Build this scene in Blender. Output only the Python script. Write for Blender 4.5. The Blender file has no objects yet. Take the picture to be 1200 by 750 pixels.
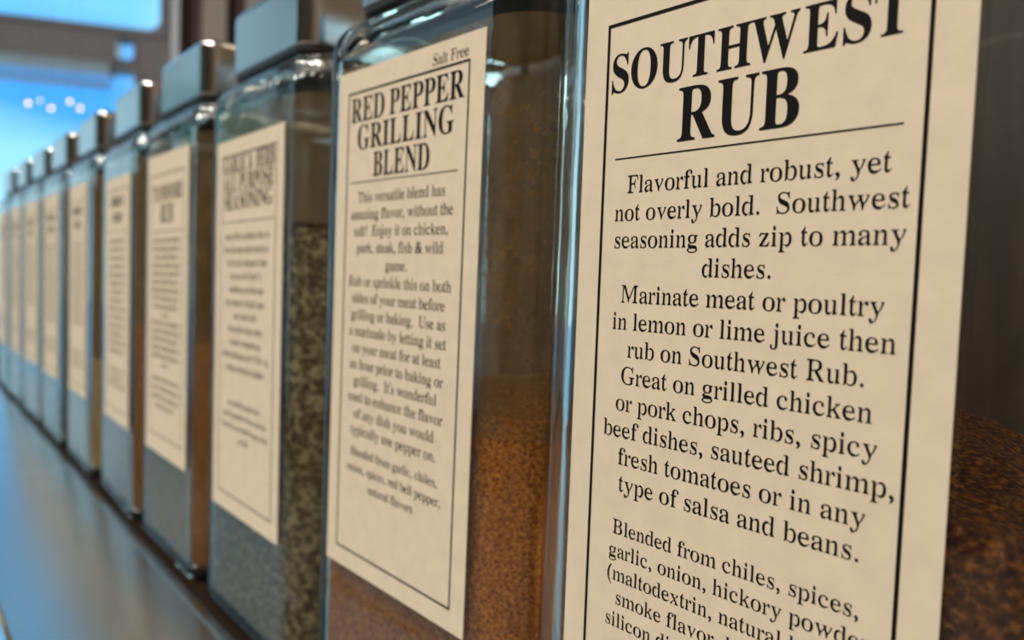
import bpy, bmesh, math, random
from mathutils import Vector, Matrix, noise

random.seed(7)
U = 0.0058                      # one printed em, in metres: every jar dimension below is in ems
SC = bpy.context.scene
COL = SC.collection

# ------------------------------------------------------------------ camera
YAW, PITCH, ROLL = 0.866, -0.0510, 0.0360
FPX = 872.4
def cam_axes():
    cy, sy, cp, sp = math.cos(YAW), math.sin(YAW), math.cos(PITCH), math.sin(PITCH)
    f = Vector((-sy * cp, cy * cp, sp)); r = Vector((cy, sy, 0)); u = r.cross(f)
    c, s = math.cos(ROLL), math.sin(ROLL)
    return c * r + s * u, -s * r + c * u, f
_r, _u, _f = cam_axes()
CAM = Vector((14.586, -22.396, -3.619)) * U
cd = bpy.data.cameras.new('camera'); cam = bpy.data.objects.new('camera', cd); COL.objects.link(cam)
m3 = Matrix((_r, _u, -_f)).transposed()
cam.matrix_world = Matrix.Translation(CAM) @ m3.to_4x4()
cd.sensor_width = 36.0
cd.lens = FPX / 1200 * 36.0
cd.clip_start = 0.005
cd.dof.use_dof = True
cd.dof.focus_distance = 27.8 * U
cd.dof.aperture_fstop = 11.2
cd.dof.aperture_blades = 0
SC.camera = cam

# ------------------------------------------------------------------ colour management, sky, lamps
SC.view_settings.view_transform = 'Standard'
SC.view_settings.look = 'None'
SC.view_settings.gamma = 1.0
SC.view_settings.use_curve_mapping = False
SC.view_settings.exposure = 0.23
SC.cycles.max_bounces = 20
SC.cycles.transmission_bounces = 16
SC.cycles.glossy_bounces = 10
SC.cycles.diffuse_bounces = 4
SC.cycles.sample_clamp_indirect = 6.0

W = bpy.data.worlds.new('sky'); SC.world = W; W.use_nodes = True
nt = W.node_tree; nt.nodes.clear()
wo = nt.nodes.new('ShaderNodeOutputWorld'); bg = nt.nodes.new('ShaderNodeBackground')
tc = nt.nodes.new('ShaderNodeTexCoord'); sep = nt.nodes.new('ShaderNodeSeparateXYZ')
nz = nt.nodes.new('ShaderNodeTexNoise'); nz.inputs['Scale'].default_value = 5.0; nz.inputs['Detail'].default_value = 3.0
mad = nt.nodes.new('ShaderNodeMath'); mad.operation = 'MULTIPLY_ADD'; mad.inputs[1].default_value = 0.10
ad2 = nt.nodes.new('ShaderNodeMath'); ad2.operation = 'SUBTRACT'; ad2.inputs[1].default_value = 0.05
rp = nt.nodes.new('ShaderNodeValToRGB')
nt.links.new(tc.outputs['Generated'], sep.inputs[0]); nt.links.new(tc.outputs['Generated'], nz.inputs['Vector'])
nt.links.new(nz.outputs['Fac'], mad.inputs[0]); nt.links.new(sep.outputs['Z'], mad.inputs[2])
nt.links.new(mad.outputs[0], ad2.inputs[0]); nt.links.new(ad2.outputs[0], rp.inputs[0])
cr = rp.color_ramp
stops = [(0.0, (.42, .66, .78)), (0.06, (.36, .72, .90)), (0.13, (.28, .68, .95)), (0.18, (.06, .36, .88)),
         (0.23, (.05, .34, .86)), (0.29, (.14, .54, .96)), (0.6, (.16, .50, .88)), (1.0, (.12, .40, .80))]
cr.elements[0].position = stops[0][0]; cr.elements[0].color = (*stops[0][1], 1)
cr.elements[1].position = stops[-1][0]; cr.elements[1].color = (*stops[-1][1], 1)
for p, c in stops[1:-1]:
    e = cr.elements.new(p); e.color = (*c, 1)
cl = nt.nodes.new('ShaderNodeMapRange'); cl.inputs['From Min'].default_value = .05; cl.inputs['From Max'].default_value = -.09
nz2 = nt.nodes.new('ShaderNodeMath'); nz2.operation = 'MULTIPLY_ADD'; nz2.inputs[1].default_value = .3
mixc = nt.nodes.new('ShaderNodeMix'); mixc.data_type = 'RGBA'; mixc.inputs[7].default_value = (.27, .44, .53, 1)
nt.links.new(nz.outputs['Fac'], nz2.inputs[0]); nt.links.new(sep.outputs['Y'], nz2.inputs[2])
ad3 = nt.nodes.new('ShaderNodeMath'); ad3.operation = 'SUBTRACT'; ad3.inputs[1].default_value = .15
nt.links.new(nz2.outputs[0], ad3.inputs[0]); nt.links.new(ad3.outputs[0], cl.inputs['Value'])
nt.links.new(cl.outputs[0], mixc.inputs['Factor']); nt.links.new(rp.outputs[0], mixc.inputs[6])
dotn = nt.nodes.new('ShaderNodeVectorMath'); dotn.operation = 'DOT_PRODUCT'; dotn.inputs[1].default_value = (-.80, .585, .13)
glow = nt.nodes.new('ShaderNodeMapRange'); glow.interpolation_type = 'SMOOTHSTEP'
glow.inputs['From Min'].default_value = .915; glow.inputs['From Max'].default_value = .985; glow.inputs['To Min'].default_value = 1.15; glow.inputs['To Max'].default_value = 4.5  # unseen bright sky lobe, added to light the glass edges of the jars
nt.links.new(tc.outputs['Generated'], dotn.inputs[0]); nt.links.new(dotn.outputs['Value'], glow.inputs['Value']); 
dot2 = nt.nodes.new('ShaderNodeVectorMath'); dot2.operation = 'DOT_PRODUCT'; dot2.inputs[1].default_value = (-.983, -.18, .02)
glow2 = nt.nodes.new('ShaderNodeMapRange'); glow2.interpolation_type = 'SMOOTHSTEP'
glow2.inputs['From Min'].default_value = .965; glow2.inputs['From Max'].default_value = .995; glow2.inputs['To Max'].default_value = .45  # second added lobe, just out of view, whitens glass edges and counter
sm = nt.nodes.new('ShaderNodeMath'); nt.links.new(tc.outputs['Generated'], dot2.inputs[0]); nt.links.new(dot2.outputs['Value'], glow2.inputs['Value'])
nt.links.new(glow.outputs[0], sm.inputs[0]); nt.links.new(glow2.outputs[0], sm.inputs[1]); nt.links.new(sm.outputs[0], bg.inputs['Strength'])
wht = nt.nodes.new('ShaderNodeMapRange'); wht.inputs['From Min'].default_value = .91; wht.inputs['From Max'].default_value = .97; wht.inputs['To Max'].default_value = .85
mixw = nt.nodes.new('ShaderNodeMix'); mixw.data_type = 'RGBA'; mixw.inputs[7].default_value = (.55, .80, .82, 1)
nt.links.new(dotn.outputs['Value'], wht.inputs['Value']); nt.links.new(wht.outputs[0], mixw.inputs['Factor']); nt.links.new(mixc.outputs[2], mixw.inputs[6])
nt.links.new(mixw.outputs[2], bg.inputs['Color']); nt.links.new(bg.outputs[0], wo.inputs['Surface'])


def area_lamp(name, loc, size, power, color, target):
    ld = bpy.data.lights.new(name, 'AREA'); ld.shape = 'RECTANGLE'; ld.size, ld.size_y = size; ld.energy = power; ld.color = color
    o = bpy.data.objects.new(name, ld); COL.objects.link(o); o.location = loc
    o.rotation_euler = (Vector(target) - Vector(loc)).to_track_quat('-Z', 'Y').to_euler()
    return o
for x, y, p, c in ((0.5, -1.5, 40, (1.0, .90, .80)), (-.5, -1.5, 38, (1.0, .90, .80)), (-1.6, -1.6, 15, (1.0, .91, .80)), (-2.6, -1.2, 5, (1.0, .91, .80)), (1.3, 1.2, 8, (1.0, .80, .56))):
    area_lamp('ceiling_lamp_light', (x, y, 2.40), (.30, .30), p, c, (x * .6, 0, -.4))

# ------------------------------------------------------------------ lettering (outlines in 1/1000 em: advance, closed loops)
REG = {
'A': (722, '15,0 40,3 40,24 21,27 40,30 60,37 69,45 81,63 222,403 281,475 310,548 324,621 372,694 346,694 371,693 405,552 433,482 599,104 621,65 639,45 666,33 698,27 679,24 679,3 706,0 381,0 408,3 408,24 385,27 420,30 456,37 484,50 490,58 491,72 488,88 448,188 424,197 183,197 142,99 135,72 136,52 140,45 161,33 194,28 221,27 191,24 191,3 217,0|198,239 427,239 339,446 297,475'),
'B': (667, '18,0 45,3 45,23 25,26 68,33 100,43 116,54 122,60 128,77 133,122 133,549 129,595 125,614 118,624 103,636 81,645 50,651 23,653 44,656 44,675 17,678 323,678 383,676 433,668 474,656 506,639 529,617 544,590 555,559 560,522 557,493 540,443 527,422 510,404 485,389 454,377 394,368 461,357 498,343 528,326 551,307 569,283 581,257 590,228 593,196 592,173 583,132 567,96 558,80 532,52 498,29 457,13 407,3 350,0|236,375 296,375 350,383 394,398 407,406 428,424 435,435 445,462 449,495 448,546 444,573 437,596 431,605 413,622 378,638 333,646 307,646 280,643 254,636 243,629 239,613 237,591|325,36 378,41 408,50 434,64 452,83 463,107 472,153 473,211 465,262 460,276 443,300 418,317 387,330 332,342 236,344 236,97 240,68 244,58 262,46 296,38'),
'C': (667, '347,-16 322,-15 279,-10 239,2 201,19 166,41 134,69 106,100 82,136 62,176 45,219 34,265 29,314 29,365 34,414 53,481 72,523 92,560 103,577 130,609 162,636 181,648 242,675 303,690 369,692 419,684 516,652 545,648 564,651 571,654 581,666 590,682 620,693 590,693 619,664 590,635 599,605 612,547 619,488 619,459 594,459 558,542 538,577 513,606 483,630 464,639 445,647 401,657 358,660 311,655 268,640 231,615 199,579 175,534 159,478 150,413 147,337 150,266 160,205 176,153 201,111 235,77 276,54 325,40 377,35 429,39 475,53 519,75 560,105 585,130 595,143 626,158 610,155 633,132 604,97 571,67 535,42 463,5 427,-7 390,-14'),
'D': (722, '24,0 52,3 52,23 33,26 72,32 111,44 125,54 132,78 135,111 135,557 132,596 123,623 107,635 88,643 53,650 22,653 43,656 43,675 16,678 333,678 417,673 454,666 488,656 519,644 549,628 575,611 597,590 616,567 633,541 661,483 671,451 679,416 683,379 685,339 679,260 662,191 635,132 600,85 554,48 496,21 426,5 344,0|334,36 389,41 438,55 479,78 497,94 512,112 526,132 536,154 551,207 560,269 563,341 560,412 551,474 535,526 510,569 476,602 435,626 389,640 338,645 314,644 284,639 266,634 253,626 245,609 242,573 244,79 249,59 258,51 293,40'),
'E': (611, '12,0 39,3 39,22 20,25 50,28 73,32 93,40 109,49 115,56 121,72 125,116 125,549 121,603 115,621 109,628 92,638 62,648 23,653 42,656 42,675 15,678 545,678 527,653 532,628 544,602 550,577 554,552 555,476 533,476 525,519 507,570 490,595 479,605 451,621 415,632 393,636 319,641 284,640 254,635 237,629 227,621 223,585 222,366 298,368 326,375 347,385 363,401 374,421 387,461 395,495 421,514 394,514 421,472 419,429 411,387 394,345 414,303 421,261 421,176 397,176 390,230 379,270 368,293 351,309 329,321 301,328 265,331 222,331 222,100 224,76 228,64 231,59 244,52 269,45 307,41 352,42 400,47 442,58 477,73 505,94 520,112 534,132 566,197 597,213 571,213 593,186 588,160 571,107 560,80 542,53 537,27 550,0'),
'F': (556, '16,0 41,3 41,23 24,26 65,34 94,45 109,56 115,62 120,79 124,125 124,558 122,593 113,619 99,630 82,638 22,653 39,656 39,675 12,678 536,678 519,653 525,628 536,602 541,577 546,527 546,476 523,476 515,519 496,574 486,591 473,605 446,622 424,630 398,636 351,641 315,642 278,641 251,637 231,629 224,621 221,593 221,368 293,370 320,377 342,387 358,403 369,423 382,463 389,497 413,516 395,516 414,516 390,516 417,474 415,431 407,389 390,346 410,304 416,261 417,176 393,176 387,217 375,265 365,289 351,307 332,320 307,328 275,332 221,333 221,111 223,88 229,64 242,50 270,37 302,30 344,26 326,23 326,3 351,0'),
'G': (722, '363,-15 291,-9 247,2 208,19 187,29 151,53 122,82 97,115 76,153 57,195 43,240 35,289 32,341 35,391 49,461 66,504 85,543 107,578 120,595 133,609 165,636 223,668 262,682 301,690 367,692 421,684 516,653 547,649 559,652 569,657 587,687 611,693 593,693 613,693 588,693 616,664 588,634 609,546 617,487 617,458 591,458 568,515 550,553 528,585 502,613 482,628 458,640 402,656 360,660 313,655 271,640 234,615 202,580 178,535 163,479 154,414 152,301 158,232 164,201 180,146 192,122 207,101 240,65 280,39 324,24 348,20 390,19 418,22 455,31 476,41 490,53 498,68 503,95 504,190 503,212 496,237 484,249 455,261 419,268 382,271 403,274 403,292 377,295 709,295 682,292 682,274 702,271 662,266 632,258 616,250 607,238 601,202 601,62 608,43 585,29 554,18 490,-1 428,-11'),
'H': (722, '19,0 44,3 44,23 26,26 77,35 96,43 111,52 117,59 122,75 126,120 126,564 124,596 116,620 103,631 66,646 27,653 45,656 45,675 20,678 331,678 306,675 306,656 322,652 290,648 257,639 240,630 229,618 224,596 223,573 223,397 231,373 492,373 500,397 500,573 494,618 484,630 467,639 433,648 401,652 417,656 417,675 392,678 702,678 677,675 677,656 694,653 645,643 626,636 611,627 606,621 600,606 596,564 596,120 599,87 606,61 617,49 634,40 655,33 695,26 677,23 677,3 702,0 392,0 417,3 417,23 399,26 438,32 467,41 483,50 493,64 500,106 500,303 493,329 230,329 223,303 223,107 229,66 238,52 263,39 294,30 324,26 306,23 306,3 331,0'),
'I': (333, '18,0 41,3 41,23 26,26 61,34 95,48 114,65 119,81 121,112 121,576 119,606 115,621 111,627 98,637 81,643 52,650 24,653 41,656 41,675 18,678 313,678 290,675 290,656 307,653 270,648 236,637 222,627 217,621 213,606 210,576 210,115 214,76 216,66 222,58 236,47 254,39 305,27 292,23 292,3 315,0'),
'J': (389, '123,-97 97,-95 84,-90 30,-54 21,-40 15,-25 10,16 11,51 16,91 26,106 47,111 69,106 76,100 80,92 84,36 73,-27 77,-43 87,-52 102,-58 128,-60 145,-57 165,-47 176,-37 182,-24 192,21 195,96 195,546 192,590 186,614 174,628 144,643 99,652 112,656 112,675 91,678 370,678 349,675 349,656 362,652 328,645 299,633 287,621 280,599 277,546 277,132 275,78 268,32 258,-8 244,-40 218,-65 193,-83 164,-93'),
'K': (722, '34,0 58,3 58,23 41,26 91,35 110,43 125,52 130,59 136,75 140,120 140,564 137,596 133,613 124,626 109,636 91,644 42,653 59,656 59,675 35,678 342,678 317,675 317,656 332,652 294,646 262,636 244,622 238,608 235,573 235,375 261,348 304,374 336,426 472,576 500,616 505,630 501,636 492,641 465,649 416,653 437,656 437,675 413,678 676,678 652,675 652,656 653,653 677,653 642,651 617,646 594,637 553,608 507,564 379,424 397,380 426,335 626,69 645,50 666,37 686,31 716,26 699,23 699,3 723,0 399,0 423,3 423,23 396,26 445,28 476,35 495,45 495,60 485,76 328,291 305,318 262,315 244,298 235,295 236,95 241,66 250,52 265,43 284,35 335,26 317,23 317,3 341,0'),
'L': (611, '12,0 39,3 39,23 21,26 73,35 92,43 108,52 114,59 119,75 124,120 124,564 121,597 117,614 107,627 91,637 72,644 22,653 40,656 40,675 15,678 343,678 318,675 318,656 336,653 292,649 255,639 233,625 230,620 225,603 221,564 221,123 226,70 234,58 251,50 284,43 315,41 390,45 434,55 458,64 480,76 507,99 521,119 535,141 566,213 598,230 570,230 593,201 588,173 572,115 562,86 546,58 538,29 551,0'),
'M': (889, '12,0 36,3 36,23 18,26 47,30 73,39 88,52 93,66 97,118 97,577 123,585 118,615 110,627 94,637 74,644 20,652 37,656 37,675 13,678 229,678 247,620 388,270 439,212 581,562 631,620 649,678 863,678 839,675 839,656 855,653 817,645 798,639 781,630 768,619 760,595 757,563 757,127 761,76 769,54 784,42 817,31 855,26 838,23 838,3 863,0 553,0 578,3 578,23 562,27 615,37 635,45 646,52 654,61 660,83 662,124 662,535 635,594 486,223 431,149 398,0 372,0 340,145 195,507 152,579 137,522 137,119 140,72 146,49 155,40 179,31 221,26 202,23 202,3 226,0'),
'N': (722, '594,-16 503,118 450,185 225,454 153,521 142,471 142,117 144,73 150,51 164,38 192,30 225,26 205,23 205,3 230,0 12,0 38,3 38,23 19,26 52,30 76,37 87,45 94,62 98,108 98,520 126,578 66,639 60,643 19,652 38,656 38,675 12,678 199,678 238,625 506,304 565,251 577,290 577,571 574,617 566,632 554,640 531,647 497,652 514,656 514,675 488,678 707,678 681,675 681,656 701,653 669,649 642,641 632,633 625,614 621,561 621,273 593,200 595,128 623,-16'),
'O': (722, '357,-16 321,-14 291,-9 260,-1 231,11 199,26 171,43 146,63 124,86 105,111 88,138 54,215 44,249 38,284 34,320 34,358 38,394 44,429 54,462 74,510 87,539 104,566 123,592 145,614 171,635 199,652 264,679 295,687 327,692 383,694 417,690 446,684 477,674 523,653 563,626 586,605 607,581 625,555 640,527 661,481 673,448 684,395 688,358 688,320 684,284 677,249 661,199 641,153 625,124 608,98 587,74 563,53 536,34 473,5 411,-12|365,18 410,23 450,38 486,63 516,98 540,143 556,199 564,264 567,339 564,413 554,478 538,533 527,557 513,579 481,614 444,640 403,655 355,660 310,655 270,640 235,615 204,580 181,535 164,479 156,414 153,339 156,265 166,201 172,172 182,146 194,122 208,100 240,64 277,39 317,23'),
'P': (556, '16,0 41,3 41,23 23,26 74,35 93,43 109,52 114,59 120,75 124,120 124,564 122,596 114,620 101,631 64,646 24,653 42,656 42,675 17,678 293,678 372,675 429,665 454,655 474,643 498,620 517,592 531,559 540,522 541,473 534,435 520,401 502,371 478,345 463,335 428,319 407,313 360,307 222,306 222,107 228,66 237,52 262,39 294,30 324,26 306,23 306,3 331,0|222,342 295,343 345,351 387,368 407,385 415,396 424,422 430,453 432,490 428,543 422,571 412,595 405,605 385,621 345,637 297,642 273,640 251,636 232,628 225,621 222,593'),
'Q': (722, '530,-172 482,-169 443,-161 405,-148 372,-129 342,-105 316,-76 267,-1 237,6 186,31 158,51 122,87 102,114 85,144 63,192 50,227 41,263 36,300 34,339 36,376 41,411 49,446 80,525 112,579 144,614 169,635 198,652 261,679 292,687 324,692 361,694 397,692 427,687 457,679 517,653 557,626 580,605 601,581 618,555 634,527 654,481 666,448 677,395 680,358 680,309 677,280 664,226 634,151 607,106 591,86 553,50 530,35 505,22 476,10 430,0 446,-28 465,-53 487,-73 511,-90 538,-103 567,-113 597,-118 646,-119 697,-109 701,-116 697,-120 673,-123 675,-134 690,-137 651,-152 590,-167|363,18 407,23 446,38 481,63 511,98 535,143 551,199 559,264 562,339 559,413 550,478 543,507 533,533 522,557 508,579 476,614 440,640 399,655 351,660 307,655 267,640 232,615 202,580 179,535 163,479 155,414 152,339 155,265 164,201 171,172 181,146 192,122 206,100 238,64 275,39 315,23'),
'R': (667, '17,0 42,3 42,23 24,26 74,35 93,43 108,52 114,59 119,75 123,120 123,564 121,596 113,620 101,631 64,646 25,653 42,656 42,675 18,678 294,678 357,675 411,667 434,661 454,653 488,634 501,622 521,594 541,541 545,498 543,468 536,441 527,417 515,395 499,375 478,359 453,345 403,333 426,301 576,63 593,45 607,35 634,28 659,26 633,26 633,3 656,0 481,0 464,40 296,316 219,316 220,95 226,66 234,52 249,43 269,35 320,26 302,23 302,3 326,0|219,348 295,349 347,357 391,376 413,394 421,405 433,432 439,463 441,500 439,533 434,562 425,587 410,607 389,622 363,633 335,640 306,642 258,637 234,629 225,621 219,584'),
'S': (556, '42,-16 44,15 66,47 57,78 51,110 42,204 71,235 42,235 77,209 90,161 104,121 121,88 132,74 157,51 172,42 208,29 250,23 287,22 316,26 352,40 372,54 395,79 405,99 412,133 409,164 404,179 384,205 349,228 235,284 196,306 150,340 117,376 102,402 91,430 72,523 76,564 83,588 94,610 117,639 137,655 156,662 185,680 214,690 253,694 292,691 404,664 425,662 442,667 449,675 454,687 482,694 455,694 483,667 460,639 469,612 479,557 483,530 484,475 459,475 451,502 428,562 410,593 396,610 362,639 342,649 318,656 280,662 254,662 228,658 196,647 171,628 153,604 146,586 143,556 146,530 153,515 165,501 187,482 220,463 342,406 382,385 422,355 450,323 464,298 477,261 490,182 490,152 485,124 476,98 463,74 436,43 412,26 371,5 330,-8 283,-15 228,-13 202,-8 137,13 104,18 90,16 83,12 75,0 69,-16'),
'T': (611, '136,0 162,3 162,23 142,26 186,31 208,37 228,46 242,58 251,84 254,120 254,645 175,642 139,634 110,620 88,601 79,589 64,562 49,512 43,473 17,473 17,524 22,576 27,601 45,652 27,678 583,678 565,652 584,601 589,575 592,549 593,472 569,472 562,513 552,548 540,577 523,602 500,621 469,634 432,642 353,645 353,120 356,83 361,64 371,50 388,41 409,33 433,29 466,26 446,23 446,3 472,0'),
'U': (722, '365,-19 303,-15 254,-4 233,5 199,28 185,43 163,77 145,120 138,145 131,200 130,564 125,605 118,620 96,636 64,646 22,653 41,656 41,675 14,678 352,678 325,675 325,656 342,652 300,646 264,636 243,622 238,608 234,564 234,208 236,167 243,131 253,101 272,77 284,66 298,57 329,44 366,36 406,33 451,36 488,46 518,62 542,84 561,113 574,148 582,189 585,237 586,563 582,612 573,631 561,639 533,648 497,653 517,656 517,675 491,678 705,678 679,675 679,656 696,653 669,647 647,636 638,628 632,609 629,563 628,233 620,166 603,111 591,87 576,66 558,48 528,32 493,7 473,-2 425,-15'),
'V': (722, '355,-19 335,54 318,128 289,201 127,576 104,613 88,631 61,644 29,651 28,653 43,656 43,675 16,678 350,678 324,675 324,656 344,653 308,651 280,646 255,638 242,630 237,621 236,601 249,563 377,257 424,213 561,562 574,609 575,626 568,638 558,643 537,649 496,653 514,656 514,675 489,678 697,678 672,675 672,656 691,653 664,649 651,644 637,632 629,619 494,276 438,202 412,128 398,55 381,-19'),
'W': (944, '274,-16 248,134 227,209 94,601 84,621 70,636 49,646 13,653 31,656 31,675 5,678 286,678 261,675 261,656 279,653 241,647 220,641 209,634 205,631 203,622 203,593 213,555 309,269 347,228 367,265 438,451 478,488 493,525 468,602 457,623 446,633 432,640 400,648 372,652 388,656 388,675 362,678 664,678 638,675 638,656 659,653 615,647 587,637 576,631 572,622 571,606 577,581 676,288 714,247 731,285 819,559 830,605 830,627 827,635 809,646 771,652 788,656 788,675 764,678 932,678 908,675 908,656 922,652 908,647 897,641 883,621 866,575 769,274 719,202 702,129 676,-16 650,-16 636,43 615,163 555,341 535,401 486,460 415,282 366,222 343,163 303,-16'),
'X': (722, '10,0 36,3 36,23 15,26 49,31 67,36 82,44 107,67 250,257 293,284 317,310 292,343 136,575 116,601 91,628 69,642 43,650 11,653 40,653 40,675 13,678 362,678 335,675 335,656 340,653 362,653 309,651 280,644 257,633 253,626 252,614 259,596 357,449 393,431 410,447 494,565 514,597 523,624 522,632 507,643 477,650 448,653 470,656 470,675 443,678 691,678 665,675 665,653 694,653 663,652 626,644 608,635 585,616 545,568 448,435 409,414 392,394 608,71 628,49 645,37 675,28 704,26 674,23 674,3 701,0 359,0 386,3 386,23 356,26 401,28 447,40 459,46 465,53 465,66 460,85 452,101 352,253 312,272 295,253 192,113 180,93 171,67 170,49 176,42 186,36 217,29 250,26 227,23 227,3 253,0'),
'Y': (722, '196,0 223,3 223,23 204,26 235,30 270,39 296,52 306,66 313,107 313,266 124,599 103,624 87,635 57,646 26,652 45,652 49,655 49,675 22,678 351,678 325,675 325,655 327,652 352,652 306,650 271,641 250,630 248,612 254,594 372,367 412,336 436,362 554,554 567,580 576,607 576,627 571,634 562,641 532,649 488,652 517,652 517,675 491,678 703,678 678,675 678,655 694,651 665,643 646,628 466,338 417,303 418,107 425,66 434,52 461,39 495,30 528,26 508,23 508,3 535,0'),
'Z': (611, '9,0 37,2 35,16 407,640 242,638 200,632 166,622 138,606 123,591 111,575 95,543 68,471 44,471 49,523 59,575 67,600 80,626 88,652 74,678 568,678 540,676 542,660 174,43 326,43 378,46 425,55 464,70 495,91 519,119 538,153 562,219 597,244 565,244 590,214 587,183 574,122 565,92 549,61 544,31 557,0'),
'a': (444, '343,-14 313,-10 305,-5 301,2 300,22 296,35 266,50 230,35 200,12 172,-4 138,-11 106,-12 86,-8 74,-1 56,24 42,58 38,79 37,105 47,147 53,159 70,183 97,203 133,223 212,251 277,270 288,279 286,352 281,377 274,390 264,401 241,412 213,418 192,419 151,415 132,407 121,396 119,383 129,359 134,332 131,295 126,283 116,275 105,272 85,271 67,275 61,281 56,293 52,328 51,359 57,388 66,401 79,413 127,436 154,446 186,451 236,451 275,446 305,437 327,423 347,405 365,367 373,317 373,272 370,246 373,220 373,89 370,72 372,58 374,54 384,52 413,49 423,51 436,59 442,49 418,47 423,39 415,27 398,7 381,-7 370,-11|194,48 220,50 243,58 267,71 288,90 288,221 274,240 233,232 186,211 166,197 149,180 137,162 129,142 126,119 125,102 130,76 136,66 148,58 162,52'),
'b': (500, '51,-16 78,56 75,590 71,615 53,625 11,634 28,637 28,655 3,658 168,658 164,626 166,594 167,434 169,403 227,416 259,445 281,456 315,460 340,458 360,453 374,444 398,424 428,388 441,366 456,328 463,301 468,256 467,204 462,170 455,138 445,109 432,82 418,57 388,27 327,-6 288,-14 255,-14 241,-11 228,-7 192,17 163,28 144,41 126,34 66,-16|258,20 288,24 313,33 333,49 349,71 360,100 369,137 374,180 376,231 375,273 371,308 364,338 354,362 338,381 317,394 291,402 260,404 219,399 191,386 179,377 171,367 167,349 167,99 170,65 174,51 203,40 226,25'),
'c': (444, '211,-14 171,-10 151,-3 132,8 102,31 85,50 70,72 44,123 30,166 25,213 28,262 38,308 56,349 80,384 100,404 112,413 135,421 159,435 195,448 224,452 275,451 311,441 338,423 356,415 363,407 372,390 379,359 379,335 373,305 369,299 362,294 344,290 322,291 310,294 304,299 297,327 293,393 285,407 277,412 245,421 207,419 186,412 167,399 151,382 139,361 129,334 122,302 119,266 119,217 125,175 136,138 154,108 180,85 211,68 247,58 286,54 302,55 329,61 354,73 379,91 409,102 394,100 412,86 388,62 348,42 307,11 285,0 265,-8 241,-13'),
'd': (500, '179,-15 144,-10 121,2 98,23 73,50 59,72 48,96 32,151 27,212 32,282 43,329 60,369 75,392 111,429 135,448 152,455 188,460 220,456 241,446 269,417 320,404 329,426 329,579 326,605 319,614 299,624 273,631 244,634 262,637 262,655 237,658 419,658 417,658 420,589 420,452 417,383 420,315 418,85 422,67 427,59 448,49 482,41 468,37 468,19 491,16 405,8 305,-15 303,-6 327,12 332,21 332,47 303,56 266,40 246,13 227,-5 215,-10|226,41 244,43 266,55 292,60 317,82 325,95 329,110 329,349 326,361 317,376 290,393 266,401 230,405 200,403 175,394 165,388 148,371 137,349 126,303 122,265 120,221 125,141 136,96 146,74 162,58 173,52 197,43'),
'e': (444, '213,-14 170,-10 150,-3 111,22 84,50 62,84 37,140 27,188 25,223 32,271 30,286 37,314 53,354 74,387 103,414 124,422 155,440 188,450 218,452 260,448 276,444 326,421 343,410 356,397 375,368 388,332 393,313 396,292 389,270 390,237 421,235 127,235 127,194 133,159 143,129 160,104 183,85 214,71 249,63 304,61 335,69 362,84 388,107 423,122 403,120 424,103 400,75 356,52 335,31 313,15 291,2 270,-7 244,-12|148,273 296,273 311,277 309,319 303,357 293,386 284,400 271,410 255,417 223,421 203,419 184,413 168,403 154,388 144,369 136,347 130,320 125,275'),
'f': (333, '20,0 47,3 47,20 27,24 78,33 92,39 100,47 102,95 102,363 105,400 26,400 42,400 49,406 49,442 22,448 98,448 102,456 104,546 112,578 129,618 139,629 151,639 194,661 224,669 280,671 316,664 331,656 345,644 367,637 378,621 383,596 383,577 375,530 364,517 348,513 323,515 313,519 307,524 303,535 301,565 312,622 310,628 304,634 281,640 255,639 231,633 218,625 214,621 206,604 200,573 197,506 197,463 199,448 303,448 280,442 280,406 293,400 299,400 193,400 197,361 197,84 200,51 203,46 209,41 226,34 256,27 295,23 274,20 274,3 301,0'),
'g': (500, '217,-199 153,-195 106,-184 83,-172 50,-150 37,-133 29,-115 29,-94 33,-84 45,-65 54,-57 67,-49 91,-42 128,-36 99,-28 88,-20 73,-1 64,20 60,43 64,68 59,76 59,84 64,98 81,118 111,137 124,144 177,156 136,168 108,181 89,196 76,213 59,253 54,276 54,323 65,362 73,380 84,396 107,416 151,437 193,449 235,452 264,450 290,447 345,432 470,432 450,425 450,387 460,380 470,380 386,380 395,370 408,337 414,313 415,289 412,259 407,240 397,214 381,192 367,180 338,164 301,150 270,146 204,147 179,142 162,134 144,119 137,106 134,94 136,87 143,82 178,72 332,66 371,60 407,46 419,36 431,18 443,-13 447,-42 457,-52 465,-69 464,-85 460,-100 446,-127 435,-139 402,-160 362,-177 343,-184 299,-194|235,176 258,178 278,184 294,193 307,207 320,245 324,299 320,342 311,375 318,384 315,392 302,405 283,414 260,419 235,421 213,419 194,414 177,405 165,392 156,375 149,354 144,299 150,245 156,224 164,207 177,193 193,184 213,178|240,-165 311,-160 339,-155 362,-147 379,-137 393,-125 401,-110 405,-87 402,-72 394,-65 376,-56 331,-49 140,-49 127,-54 104,-73 94,-95 95,-115 107,-132 130,-147 162,-158 205,-164'),
'h': (500, '9,0 33,3 33,20 15,24 54,31 66,37 75,44 78,81 77,596 74,612 68,620 49,628 18,635 34,638 34,655 11,658 165,658 163,658 161,624 164,590 164,419 168,385 224,403 249,431 272,449 285,455 321,460 349,457 368,450 378,438 390,421 412,373 418,342 420,73 422,45 429,37 442,32 481,24 463,20 463,3 487,0 267,0 291,3 291,20 264,23 301,27 325,38 331,46 334,81 334,313 332,348 326,372 316,381 301,387 265,392 221,385 207,379 183,362 164,340 164,81 166,45 173,37 185,32 224,24 206,20 206,3 230,0'),
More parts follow.
